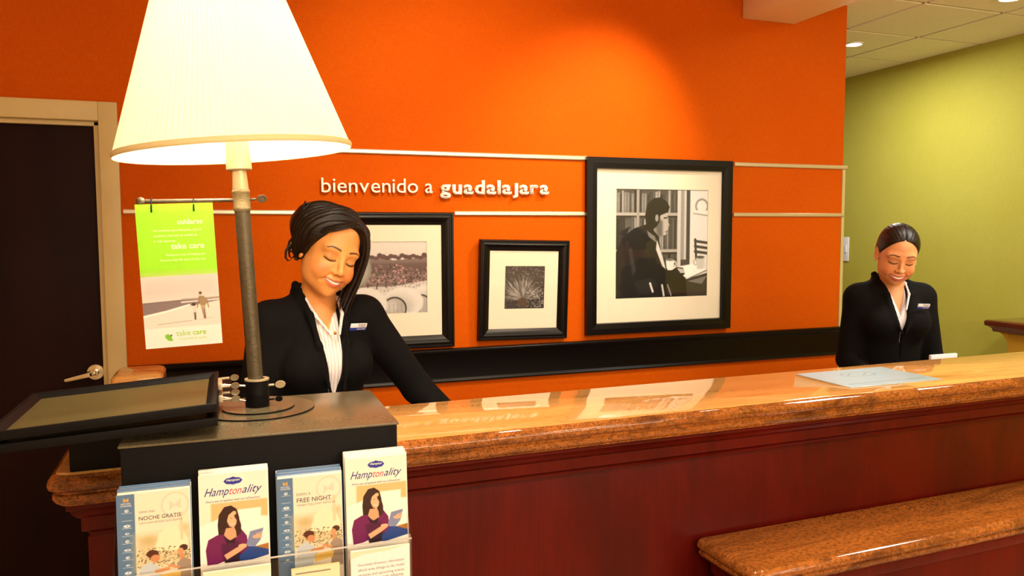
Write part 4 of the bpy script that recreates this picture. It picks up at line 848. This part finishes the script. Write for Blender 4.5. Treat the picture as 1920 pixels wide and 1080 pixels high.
# ================================================================== PEOPLE  (distance fields turned into one closed surface per body / garment)
def smin(a, b, k):
    if k <= 0: return np.minimum(a, b)
    h = np.clip(.5+.5*(b-a)/k, 0, 1); return b+(a-b)*h-k*h*(1-h)
class Field:
    def __init__(s, xs, ys, zs): s.ax = [np.asarray(a, np.float32) for a in (xs, ys, zs)]; s.F = np.full((len(xs), len(ys), len(zs)), .2, np.float32); s.T = None; s.o = 0.0
    def sl(s, lo, hi): return tuple(slice(max(0, int(np.searchsorted(a, l))-1), int(np.searchsorted(a, h))+1) for a, l, h in zip(s.ax, lo, hi))
    def grid(s, sl): return s.ax[0][sl[0]][:, None, None], s.ax[1][sl[1]][None, :, None], s.ax[2][sl[2]][None, None, :]
    def loc(s, sl):
        X, Y, Z = s.grid(sl)
        if s.T is None: return X, Y, Z
        A, c, sc = s.T; X = (X-c[0])/sc; Y = (Y-c[1])/sc; Z = (Z-c[2])/sc
        return tuple(np.float32(A[0, i])*X+np.float32(A[1, i])*Y+np.float32(A[2, i])*Z for i in range(3))
    def bounds(s, pts, m):
        P = np.array(pts, float)
        if s.T is not None: A, c, sc = s.T; P = P*sc @ np.array(A).T+np.array(c)
        return P.min(0)-m, P.max(0)+m
    def op(s, fn, pts, m, k, sub=False):
        lo, hi = s.bounds(pts, m+k+.015); sl = s.sl(lo, hi); g = s.loc(sl); d = fn(*g)*(s.T[2] if s.T is not None else 1)
        if sub: s.F[sl] = -smin(-s.F[sl], d, k)
        else: s.F[sl] = smin(s.F[sl], d, k)
        return s
    def ell(s, c, r, k=.01, sub=False, rot=None):
        o = s.o if not sub else 0; r = [max(q+o, .002) for q in r]
        def fn(X, Y, Z):
            x, y, z = X-c[0], Y-c[1], Z-c[2]
            if rot is not None: x, y, z = [rot[0][i]*x+rot[1][i]*y+rot[2][i]*z for i in range(3)]
            k0 = np.sqrt((x/r[0])**2+(y/r[1])**2+(z/r[2])**2); k1 = np.sqrt((x/r[0]**2)**2+(y/r[1]**2)**2+(z/r[2]**2)**2)+1e-9
            return k0*(k0-1)/k1
        return s.op(fn, [c], max(r), k, sub)
    def cone(s, a, b, ra, rb, k=.01, sub=False, sy=1.0):
        o = s.o if not sub else 0; ra += o; rb += o; a = np.array(a, float); b = np.array(b, float); q = b-a; L = q @ q+1e-12
        def fn(X, Y, Z):
            x, y, z = X-a[0], Y-a[1], Z-a[2]; h = np.clip((x*q[0]+y*q[1]+z*q[2])/L, 0, 1)
            return np.sqrt((x-h*q[0])**2+((y-h*q[1])/sy)**2+(z-h*q[2])**2)-(ra+(rb-ra)*h)
        return s.op(fn, [a, b], max(ra, rb)*max(1, sy), k, sub)
    def chain(s, pts, rs, k=.008, sy=1.0):
        for i in range(len(pts)-1): s.cone(pts[i], pts[i+1], rs[i], rs[i+1], k, sy=sy)
        return s
    def surface(s):
        F = s.F; S = F < 0; nx, ny, nz = F.shape
        c = [S[i:nx-1+i, j:ny-1+j, k:nz-1+k] for i in (0, 1) for j in (0, 1) for k in (0, 1)]
        n = sum(q.astype(np.int8) for q in c); act = (n > 0) & (n < 8); I, J, K = np.nonzero(act)
        vid = np.full(act.shape, -1, np.int32); vid[I, J, K] = np.arange(len(I))
        xs, ys, zs = s.ax; acc = np.zeros((len(I), 3)); cnt = np.zeros(len(I))
        for (a, b) in [((0,0,0),(1,0,0)),((0,1,0),(1,1,0)),((0,0,1),(1,0,1)),((0,1,1),(1,1,1)),((0,0,0),(0,1,0)),((1,0,0),(1,1,0)),((0,0,1),(0,1,1)),((1,0,1),(1,1,1)),((0,0,0),(0,0,1)),((1,0,0),(1,0,1)),((0,1,0),(0,1,1)),((1,1,0),(1,1,1))]:
            fa = F[I+a[0], J+a[1], K+a[2]]; fb = F[I+b[0], J+b[1], K+b[2]]; m = (fa < 0) != (fb < 0); t = np.where(m, fa/(fa-fb+1e-12), 0)
            pa = np.stack([xs[I+a[0]], ys[J+a[1]], zs[K+a[2]]], 1); pb = np.stack([xs[I+b[0]], ys[J+b[1]], zs[K+b[2]]], 1)
            acc += np.where(m[:, None], pa+(pb-pa)*t[:, None], 0); cnt += m
        V = acc/np.maximum(cnt, 1)[:, None]; fs = []
        for ax in range(3):
            sh = [slice(1, d-1) for d in (nx, ny, nz)]; sh[ax] = slice(0, (nx, ny, nz)[ax]-1); sh2 = list(sh); sh2[ax] = slice(1, (nx, ny, nz)[ax])
            A = S[tuple(sh)]; B = S[tuple(sh2)]; e = A != B; i, j, k = np.nonzero(e); flip = A[i, j, k]
            off = [0 if q == ax else 1 for q in range(3)]; i = i+off[0]; j = j+off[1]; k = k+off[2]
            u, v = [(1, 2), (2, 0), (0, 1)][ax]; P = [i, j, k]
            def at(du, dv): q = list(P); q[u] = q[u]-du; q[v] = q[v]-dv; return vid[q[0], q[1], q[2]]
            f = np.stack([at(1, 1), at(0, 1), at(0, 0), at(1, 0)], 1); f[~flip] = f[~flip][:, ::-1]; fs.append(f)
        return V, np.concatenate(fs)
def axis(lo, hi, fine, step, coarse):
    out = [lo]
    while out[-1] < hi:
        x = out[-1]; out.append(x+(step if any(a-step <= x < b for a, b in fine) else coarse))
    return np.array(out)
def rot3(yaw=0, pitch=0, roll=0):
    return np.array((Matrix.Rotation(RAD(yaw), 3, 'Z') @ Matrix.Rotation(RAD(pitch), 3, 'X') @ Matrix.Rotation(RAD(roll), 3, 'Y')))
# ---- the head, in head coordinates (face looks to -Y, eyes at z=0, chin at z=-.11)
def head_fields(F, sp):
    F.ell((0, .014, .032), (.0735, .092, .086), 0); F.ell((0, -.026, -.028), (.0605, .058, .078), .03)
    F.ell((0, .03, -.03), (.055, .055, .05), .03)
    F.ell((0, -.048, -.088), (.030, .030, .022), .03); F.ell((0, -.066, -.100), (.013, .012, .011), .018)
    for s in (-1, 1):
        F.ell((.034*s, -.055, -.036), (.023, .023, .022), .022); F.ell((.045*s, -.02, -.062), (.017, .03, .028), .03)
        F.ell((.028*s, -.066, .021), (.022, .010, .008), .022)
    F.ell((0, -.062, -.060), (.031, .025, .026), .020)
    for s in (-1, 1):
        F.ell((.0310*s, -.0965, .000), (.0180, .0150, .0100), .016, True); F.ell((.0305*s, -.0655, -.0015), (.0150, .0145, .0130), .008)
        F.cone((.019*s, -.0770, -.0085), (.042*s, -.0705, -.0075), .0022, .0016, .004)
    # nose
    F.cone((0, -.0795, .010), (0, -.0985, -.030), .0058, .0072, .012); F.ell((0, -.1000, -.0345), (.0088, .0080, .0072), .008)
    for s in (-1, 1): F.ell((.0112*s, -.0895, -.0375), (.0062, .0080, .0060), .006); F.ell((.0062*s, -.0950, -.0430), (.0034, .0042, .0022), .002, True)
    # mouth: smile groove, lips
    w, up, zc = sp['mw'], sp['mup'], -.0640
    def cur(t, dz, yf): x = t*w; return (x, yf+.021*t*t, zc+dz*(1-t*t)+up*t*t)
    T = np.linspace(-1, 1, 9); op = sp['open']
    for s in (-1, 1): F.cone((.020*s, -.0845, -.046), (.034*s, -.0730, -.066), .0012, .0010, .011, True); F.ell((.037*s, -.060, -.045), (.018, .018, .018), .014)
    F.chain([cur(t, .0035+op*.3, -.0875) for t in T], [.0012+.0022*(1-t*t) for t in T], .006)
    F.chain([cur(t, -.0050-op*.9, -.0865) for t in T], [.0012+.0032*(1-t*t) for t in T], .006)
    if op > 0:
        for i in range(8): F.cone(cur(T[i]*.86, -.0005-op*.25, -.0915), cur(T[i+1]*.86, -.0005-op*.25, -.0915), .0010+op*.30, .0010+op*.30, .001, True)
    for s in (-1, 1):   # ears
        R = rot3(yaw=-18*s); F.ell((.0745*s, .012, -.006), (.0065, .0175, .0300), .005, rot=R); F.ell((.0815*s, .009, -.004), (.0055, .0105, .0190), .003, True, rot=R); F.ell((.0765*s, .004, -.032), (.0050, .0075, .0090), .004)
def head_paint(H, sp, C):
    X, Y, Z = H.T; f = Y < -.03
    def put(k, col): k = np.clip(k, 0, 1)[:, None]; C[:] = C*(1-k)+lin(np.array(col))*k
    ax = np.abs(X); w, up = sp['mw'], sp['mup']
    put(.55*np.exp(-((ax-.043)**2/.00030+(Z+.036)**2/.00028))*f, sp['blush'])                      # cheek rouge
    put(.50*np.exp(-((ax-.032)**2/.00020+(Z-.006)**2/.000045))*f, sp['lid'])                      # eye shadow
    bz = .0235+.004*np.sin(np.clip((ax-.013)/.036, 0, 1)*2.4)-.0045*np.clip((ax-.040)/.012, 0, 1); put(np.clip(1.6-np.abs(Z-bz)/(.0026-.0011*np.clip((ax-.02)/.03, 0, 1)), 0, 1)*(ax > .013)*(ax < .051)*f*.95, (34, 16, 10))
    lz = -.0060-.0045*(1-((ax-.031)/.0155)**2); put(np.clip(1.7-np.abs(Z-lz)/.0018, 0, 1)*(np.abs(ax-.0315) < .0165)*(Y < -.055), (18, 9, 8))
    put(np.clip(1.3-np.abs(Z-(lz+.0038))/.0022, 0, 1)*(np.abs(ax-.0315) < .014)*(Y < -.058)*.35, (70, 36, 24))
    t = X/w; zc = -.0640+up*t*t; op = sp['open']; e = np.sqrt(np.clip(1-t*t, 0, 1))
    zu = zc+(.0052+op*.45)*e**1.3; zl = zc-(.0085+op*1.05)*e; m = (np.abs(t) < 1)*(Y < -.055)
    put(np.clip((zu-Z)/.0012, 0, 1)*np.clip((Z-zl)/.0012, 0, 1)*m, sp['lip'])
    t2 = t/.88; e2 = np.sqrt(np.clip(1-t2*t2, 0, 1)); up2 = zc+(.0006+op*.28)*e2; lo2 = zc-(.0014+op*.62)*e2
    put(np.clip((up2-Z)/.0009+.3, 0, 1)*np.clip((Z-lo2)/.0009+.3, 0, 1)*(np.abs(t) < .9)*m, (250, 240, 228))
    put(np.clip(1.3-np.abs(Z-(lo2-.0004))/.0007, 0, 1)*(np.abs(t) < .86)*m*.7, (96, 30, 24)); put(np.clip(1.3-np.abs(Z-(up2+.0006))/.0007, 0, 1)*(np.abs(t) < .9)*m*.5, (120, 44, 34))
    for s in (-1, 1): put(np.exp(-((X-.0065*s)**2+(Z+.0435)**2)/.0000050)*(Y < -.085)*.7, (70, 26, 16))
    return C
def torso(F, P, o, arms=True):
    F.o = o
    F.ell((0, .005, .90), (.168, .118, .15), .0); F.ell((0, .005, 1.06), (.122, .092, .16), .06); F.ell((0, .004, 1.235), (.142, .100, .150), .06)
    for s in (-1, 1): F.ell((.066*s, -.068, 1.225), (.062, .052, .060), .04)
    F.cone(P['shL'], P['shR'], .046, .046, .05)
    for s, k in ((-1, 'shL'), (1, 'shR')): a = np.array(P[k]); F.cone(a*[.75, 1, 1]+[0, 0, .006], P['neck0']+np.array([.032*s, .008, .016]), .040, .028, .035)
    if arms:
        for k in 'LR':
            sh, el, wr = P['sh'+k], P['el'+k], P['wr'+k]
            F.cone(sh, el, .053, .043, .03); F.cone(el, wr, .043, .031, .012)
    F.o = 0
def hand(wr, dirv, side, name):
    """open relaxed hand: palm, four fingers of unequal length with knuckle bends and a thumb from the side of the palm"""
    wr = np.array(wr, float); d = np.array(dirv, float); d /= np.linalg.norm(d); up = np.array([0, 0, 1.0]); x = np.cross(d, up); x /= np.linalg.norm(x); n = np.cross(x, d)
    lo = wr+np.minimum(d*.19, 0)-.07; hi = wr+np.maximum(d*.19, 0)+.07
    F = Field(np.arange(lo[0], hi[0], .0028), np.arange(lo[1], hi[1], .0028), np.arange(lo[2], hi[2], .0028))
    q = lambda a, b, c: wr+x*a*side+n*b+d*c
    F.cone(q(0, 0, -.05), q(0, 0, .01), .022, .020, 0, sy=1); F.cone(q(-.012, 0, .02), q(-.022, 0, .075), .015, .012, .02); F.cone(q(.012, 0, .02), q(.022, 0, .072), .015, .011, .02); F.cone(q(0, 0, .02), q(0, .002, .076), .016, .012, .02)
    for a, L, r in ((-.027, .066, .0078), (-.009, .076, .0082), (.010, .070, .0078), (.028, .054, .0070)):
        p0 = q(a, .001, .078); p1 = q(a*1.12, .002, .078+L*.42); p2 = q(a*1.14, -.008, .078+L*.74); p3 = q(a*1.12, -.019, .078+L*.95)
        F.chain([p0, p1, p2, p3], [r*1.08, r, r*.92, r*.8], .002)
    F.chain([q(-.018, -.004, .018), q(-.042, -.008, .044), q(-.054, -.012, .068), q(-.058, -.017, .088)], [.013, .0105, .009, .0075], .003)
    return F.surface()
def person(label, loc, yaw, hc, hr, sp, P, hairfn, vj, vs, jx, collar, badge, fem):
    R4 = Matrix.Translation(loc) @ Matrix.Rotation(RAD(yaw), 4, 'Z'); root = thing('person', label, 'person', R4)
    A = rot3(*hr); c = np.array(hc, float); hs_ = sp.get('hs', 1.0); HT = (A, c, hs_)
    n0 = P['neck0']; T = lambda p: A @ (np.array(p)*hs_)+c
    # body
    st = sp.get('step', .0019)
    F = Field(axis(-.30, .36, [(c[0]-.10, c[0]+.10)], st, .009), axis(-.24, .22, [(c[1]-.135, c[1]+.125)], st, .009), axis(0, c[2]+.16, [(c[2]-.150, c[2]+.16)], st, .010))
    for s in (-1, 1):
        F.cone((.085*s, .01, .86), (.080*s, -.005, .48), .078, .050, .02); F.cone((.080*s, -.005, .48), (.078*s, .02, .09), .048, .032, .02); F.cone((.078*s, .02, .07), (.085*s, -.10, .035), .032, .022, .02)
    torso(F, P, -.014)
    F.cone(n0+np.array([0, .004, -.03]), n0+np.array([0, -.004, .01]), .056, .047, .03)
    F.cone(n0, T((0, .034, -.045)), .045, .045, .02)
    F.T = HT; F2 = Field(*F.ax); F2.T = HT; head_fields(F2, sp); F.F = smin(F.F, F2.F, .012); F.T = None
    V, f = F.surface(); H = (V-c) @ A/hs_; C = np.ones((len(V), 3))*lin(np.array(sp['skin'])); nh = np.linalg.norm(H, axis=1) < .2
    Ch = C[nh].copy(); head_paint(H[nh], sp, Ch); C[nh] = Ch
    for k, sd in (('L', -1), ('R', 1)):
        w_, e_ = np.array(P['wr'+k]), np.array(P['el'+k]); d = w_-e_; d[2] *= .35; hv, hf = hand(w_, d, -sd, k); f = np.concatenate([f, hf+len(V)]); V = np.concatenate([V, hv]); C = np.concatenate([C, np.ones((len(hv), 3))*lin(np.array(sp['skin']))])
    me = fastmesh('body', V, f, C); me.materials.append(SKIN); me.shade_smooth(); link('body', me, root)
    # shirt
    g = .006
    def garment(name, o, m, cut, extra, zlo, arms, step=.006):
        F = Field(axis(-.33, .62, [(-.13, .13)], step*.6, step*1.2), axis(-.34, .20, [(-.2, -.06), (.0, .11)], step*.7, step*1.2), axis(zlo, n0[2]+.09, [(n0[2]-.30, n0[2]+.09)], step*.7, step*1.3))
        torso(F, P, o, arms); F.T = None
        X, Y, Z = F.grid((slice(None),)*3)
        for (pa, pb, ra, rb) in extra[0]: F.cone(pa, pb, ra, rb, .02)
        w = np.interp(Z, [q[0] for q in cut], [q[1] for q in cut]); xc = np.interp(Z, [q[0] for q in cut], [q[2] for q in cut])
        d = np.maximum(np.abs(X-xc)-w, Y+.012); F.F = np.maximum(F.F, -d)
        d2 = np.sqrt((X-n0[0])**2+(Y-n0[1]-.004)**2)-extra[1]; d2 = np.maximum(d2, n0[2]-.02+.075*np.clip((Y+.01)/.04, 0, 1)-Z); F.F = np.maximum(F.F, -d2)     # open neck hole
        if zlo > .4: F.F = np.maximum(F.F, zlo+.012-Z)
        for ch, rs in extra[2]: F.chain(ch, rs, .006 if step < .0055 else .013)
        for w_, e_ in [(np.array(P['wr'+k]), np.array(P['el'+k])) for k in 'LR'] if arms else []:
            dd = (w_-e_)/np.linalg.norm(w_-e_); q = (X-w_[0])*dd[0]+(Y-w_[1])*dd[1]+(Z-w_[2])*dd[2]; near = np.sqrt((X-w_[0])**2+(Y-w_[1])**2+(Z-w_[2])**2)-.10; F.F = np.maximum(F.F, -np.maximum(near, -q))
        V, f = F.surface(); me = fastmesh(name, V, f); me.materials.append(m); me.shade_smooth(); return link(name, me, root)
    garment('shirt', -.006, sp['shirt'], vs, ([], .050, collar['shirt']), .98, False, .005)
    jk = garment('jacket', .004, SUIT, vj, (collar['base'], .062, collar['jacket']), .80, True, .006)
    # trousers and shoes, behind the counter
    F = Field(np.arange(-.22, .22, .010), np.arange(-.2, .2, .010), np.arange(.03, 1.04, .014))
    F.ell((0, .005, .90), (.172, .122, .15), 0)
    for s in (-1, 1): F.cone((.085*s, .01, .86), (.082*s, 0, .48), .088, .070, .03); F.cone((.082*s, 0, .48), (.080*s, .015, .06), .070, .062, .02)
    F.F = np.maximum(F.F, F.grid((slice(None),)*3)[2]*1.0-1.02); V, f = F.surface(); me = fastmesh('trousers', V, f); me.materials.append(SUIT); me.shade_smooth(); link('trousers', me, root)
    for s in (-1, 1):
        F = Field(np.arange(-.05, .05, .006)+.085*s, np.arange(-.18, .10, .006), np.arange(-.006, .10, .006)); F.cone((.082*s, .035, .035), (.087*s, -.12, .026), .036, .032, .02); F.F = np.maximum(F.F, .001-F.grid((slice(None),)*3)[2]); V, f = F.surface(); me = fastmesh('shoe', V, f); me.materials.append(SHOE); me.shade_smooth(); link('shoe', me, root)
    hairfn(root, A, c, T, hs_)
    # name badge on the jacket
    bp, bn = Vector(badge[0]), badge[1]; BM = Matrix.Translation(bp) @ Matrix.Rotation(RAD(bn[0]), 4, 'Z') @ Matrix.Rotation(RAD(bn[1]), 4, 'X') @ Matrix.Rotation(RAD(bn[2]), 4, 'Y')
    b = MB(); b.M = BM; b.box((-.028, -.002, -.001), (.028, .002, .011)); bd = b.build('name_badge', PLASTIC, root, bevel=.0006, world=False)
    b = MB(); b.M = BM; b.box((-.028, -.002, -.009), (.028, .002, -.0012)); b.build('blue_band', BLUEB, bd, world=False)
    for (tx, zz, mm, xx, wd) in (('Recepción', .0055, GREYT, -.004, .028), ('Guadalajara', .0012, GREYT, -.002, .024), ('HOTEL & SUITES', -.0066, WHITEP, -.006, .030)):
        text('lettering', tx, .004, BM @ Matrix.Translation((xx, -.0023, zz)) @ Matrix.Rotation(pi/2, 4, 'X'), mm, bd, ext=.0002, world=False, fit=(wd, None))
    return root
def tubes_hair(strands, name, m, parent, n=6):
    b = MB()
    for pts, rs in strands: b.tube(pts, rs, n)
    return b.build(name, m, parent, smooth=True, world=False)
def bez(P, n=12):
    P = [np.array(p, float) for p in P]; out = []
    k = len(P)-1
    for i in range(n+1):
        t = i/n; Q = P
        for _ in range(k): Q = [Q[j]*(1-t)+Q[j+1]*t for j in range(len(Q)-1)]
        out.append(Q[0])
    return out
def hairfield(A, c, lo=-.16, hi=.17, st=.0026):
    a = np.arange(lo, hi, st); F = Field(a*1.0, a*1.0, a*1.0); F.T = None; return F
def place_hair(F, name, m, root, A, c, s=1.0):
    V, f = F.surface(); V = V*s @ A.T+c; me = fastmesh(name, V, f); me.materials.append(m); me.shade_smooth(); return link(name, me, root)
# ---- right receptionist: hair parted in the middle and drawn back tight into a bun
def hair_right(root, A, c, T, hs):
    F = hairfield(A, c); F.ell((0, .017, .036), (.0795, .0965, .0885), 0); F.ell((0, .045, -.012), (.070, .055, .06), .03)
    X, Y, Z = F.grid((slice(None),)*3); ang = np.arctan2(Z-.0, np.abs(X)+.01)
    F.F = F.F+.0004*np.sin(ang*55+Y*60)
    front = (Y+.80*Z-.012*np.cos(X*34)+.0055+0.06*np.maximum(0, -Z-.005))*.75
    F.F = -smin(-F.F, front, .008)
    F.F = F.F+.0035*np.exp(-(X/.0035)**2)*(Z > .03)*(Y < .02)
    place_hair(F, 'hair', HAIR2, root, A, c, hs)
    F = hairfield(A, c); F.ell((0, .125, .010), (.034, .028, .034), 0); X, Y, Z = F.grid((slice(None),)*3); F.F = F.F+.0014*np.sin(np.arctan2(Z-.01, X)*7+np.hypot(X, Z-.01)*160); place_hair(F, 'hair_bun', HAIR2, root, A, c, hs)
    for s in (-1, 1):
        b = MB(); p = T((.0800*s, .002, -.038)); b.lathe([(.0005, -.0028), (.002, -.002), (.0028, 0), (.002, .002), (.0005, .0028)], p, 12); b.build('earring', mat('pearl', (240, 236, 226), .2), root, smooth=True, world=False)
# ---- left receptionist: loose dark updo, curls at the nape, long side sweep falling over one temple
def hair_left(root, A, c, T, hs):
    R = random.Random(12); F = hairfield(A, c, -.19, .19, .0028)
    F.ell((0, .020, .034), (.084, .103, .090), 0); F.ell((-.022, .044, .056), (.082, .085, .070), .03); F.ell((-.054, .03, .022), (.046, .066, .058), .03); F.ell((-.015, .095, .045), (.07, .055, .060), .03); F.ell((.028, .00, .070), (.054, .07, .040), .03)
    F.ell((-.070, .022, -.016), (.020, .030, .034), .015)
    X, Y, Z = F.grid((slice(None),)*3)
    F.F = F.F+.0022*np.sin(70*Z+30*X+26*np.sin(18*Y))+.0016*np.sin(60*Y-50*X+40*Z)+.0035*np.sin(34*Z+22*Y)*np.sin(30*X-26*Y+1)
    # hairline: parted over her left brow; the cut follows the forehead
    front = (Y+.72*Z+.010-.016*np.cos((X-.016)*26)+.10*np.maximum(0, -Z-.0)+.32*np.maximum(0, X-.038))*.78
    F.F = -smin(-F.F, front, .007)
    place_hair(F, 'hair', HAIR1, root, A, c, hs)
    S = []
    for i in range(54):   # side sweep from the part over her left temple, down past the jaw
        u = R.random(); v = R.random(); e = R.uniform(-1, 1)
        x1 = .072+.016*u; yb = -.050+.050*v
        pts = bez([(.014+.02*u, -.050+.045*v, .104+.010*u), (.062, -.072+.040*v, .098), (x1+.006, -.074+.04*v, .038), (x1+.010+.004*e, yb-.016, -.03), (x1-.004+.010*e, yb-.018, -.085-.018*u), (x1+.002+.022*e, yb-.022+.01*e, -.118-.030*R.random())], 12)
        S.append(([T(p) for p in pts], [.0035+.0028*sin(pi*min(1, j/9.0)) if j < 9 else .0048*(1-(j-8)/4.6) for j in range(13)]))
    for i in range(26):   # sweep across the brow the other way, back to the ear
        u = R.random(); v = R.random()
        pts = bez([(.020, -.058+.03*v, .100+.006*u), (-.020, -.083+.03*v, .088+.008*u), (-.060, -.070+.03*v, .060+.010*u), (-.088, -.020+.02*v, .030+.012*u), (-.094, .020, .02+.02*u)], 10)
        S.append(([T(p) for p in pts], [.0030+.0022*sin(pi*j/10.0) for j in range(11)]))
    tubes_hair(S, 'side_sweep', HAIR1, root)
    S = []
    for i in range(22):   # loose curls behind the ear and around the crown
        t = R.uniform(0, 2*pi); a = R.uniform(.6, 1); base = np.array((-.088+.020*R.random(), .030+.03*R.random(), -.045+.15*R.random())) if i < 22 else np.array((-.06+.12*R.random(), .05+.05*R.random(), .115+.02*R.random()))
        r = .012+.006*R.random(); pts = [T(base+np.array((r*.6*cos(t+q*.9)-.004, r*.5*sin(t+q*.5), -.004*q+r*sin(t+q*.9)))) for q in range(7)]
        S.append((pts, [.0022, .003, .0034, .0034, .003, .0022, .0008]))
    tubes_hair(S, 'loose_curls', HAIR1, root)
def pendant(root, p):
    b = MB(); b.lathe([(.0005, -.005), (.0035, -.002), (.004, .001), (.002, .004), (.0005, .006)], p, 12); b.build('pendant', GOLD, root, smooth=True, world=False)
def VN(*p): return np.array(p, float)
def lap(n0z, w, low, zlow, r=.010, back=.057):
    out = []
    for s in (-1, 1):
        out.append(([(0, .080, n0z+.020), (s*.042, .068, n0z+.026), (s*back, .030, n0z+.034), (s*back, -.014, n0z+.018), (s*(w+.016), -.070, n0z-.030), (s*(w+.006), -.106, n0z-.110), (s*low, -.126, zlow)], [r, r, r, r, r*.95, r*.7, r*.45]))
        out.append(([(0, .078, n0z+.045), (s*.044, .064, n0z+.050), (s*back, .026, n0z+.054), (s*(back-.001), -.004, n0z+.040)], [r*.7]*4))
    return out
# the left receptionist
P1 = dict(neck0=VN(.0, .006, 1.400), shL=(-.140, .010, 1.352), shR=(.142, .0, 1.354), elL=(-.200, -.02, 1.07), wrL=(-.150, -.185, .955), elR=(.290, -.055, 1.125), wrR=(.400, -.245, .955))
SP1 = dict(mw=.0320, mup=.0095, open=.0050, hs=1.0, skin=(230, 156, 86), blush=(230, 98, 62), lid=(120, 72, 48), lip=(204, 98, 70), shirt=SHIRT)
COL1 = dict(base=[], shirt=[([(s*.050, .01, 1.430), (s*.047, -.030, 1.412), (s*.040, -.075, 1.372), (s*.012+.004, -.110, 1.318)], [.005, .0055, .005, .004]) for s in (1, -1)], jacket=lap(1.400, .036, .020, 1.16))
_p = person('woman in black jacket with loose dark updo, leaning down behind the counter by the lamp', (.238, 2.285, 0), 16, (.009, -.070, 1.547), (1, 15, 17), SP1, P1, hair_left,
    [(1.0, .0, 0), (1.12, .004, .0), (1.19, .020, .0), (1.30, .032, 0), (1.38, .036, 0), (1.43, .052, 0), (1.5, .06, 0)], [(1.0, 0, 0), (1.312, .0, .0), (1.38, .026, 0), (1.44, .042, 0)], 0, COL1, ((.070, -.116, 1.335), (14, 18, 4)), True)
pendant(_p, (.004, -.107, 1.322))
P2 = dict(neck0=VN(.0, .006, 1.370), shL=(-.130, .005, 1.322), shR=(.130, .005, 1.322), elL=(-.160, .02, 1.06), wrL=(-.110, -.22, .955), elR=(.186, .01, 1.06), wrR=(.180, -.23, .955))
SP2 = dict(mw=.0360, mup=.0120, open=.0074, hs=.98, skin=(226, 158, 106), blush=(220, 120, 78), lid=(140, 86, 60), lip=(196, 92, 84), shirt=SHIRT2, step=.0019)
COL2 = dict(base=[], shirt=[([(.048, .01, 1.398), (.046, -.030, 1.384), (.040, -.075, 1.342), (.014, -.108, 1.282)], [.005, .0055, .005, .004])], jacket=lap(1.368, .033, .008, 1.190, .009, .056))
person('woman in black jacket with hair pulled back, smiling down near the green wall', (2.590, 2.500, 0), -20, (-.018, -.085, 1.506), (-13, 23, 6), SP2, P2, hair_right,
    [(1.0, .0, 0), (1.185, .003, .0), (1.25, .020, .0), (1.32, .031, 0), (1.37, .038, 0), (1.41, .052, 0), (1.5, .06, 0)], [(1.0, 0, 0), (1.258, .0, .0), (1.34, .026, 0), (1.41, .042, 0)], 0, COL2, ((.078, -.118, 1.296), (14, 14, 2)), True)
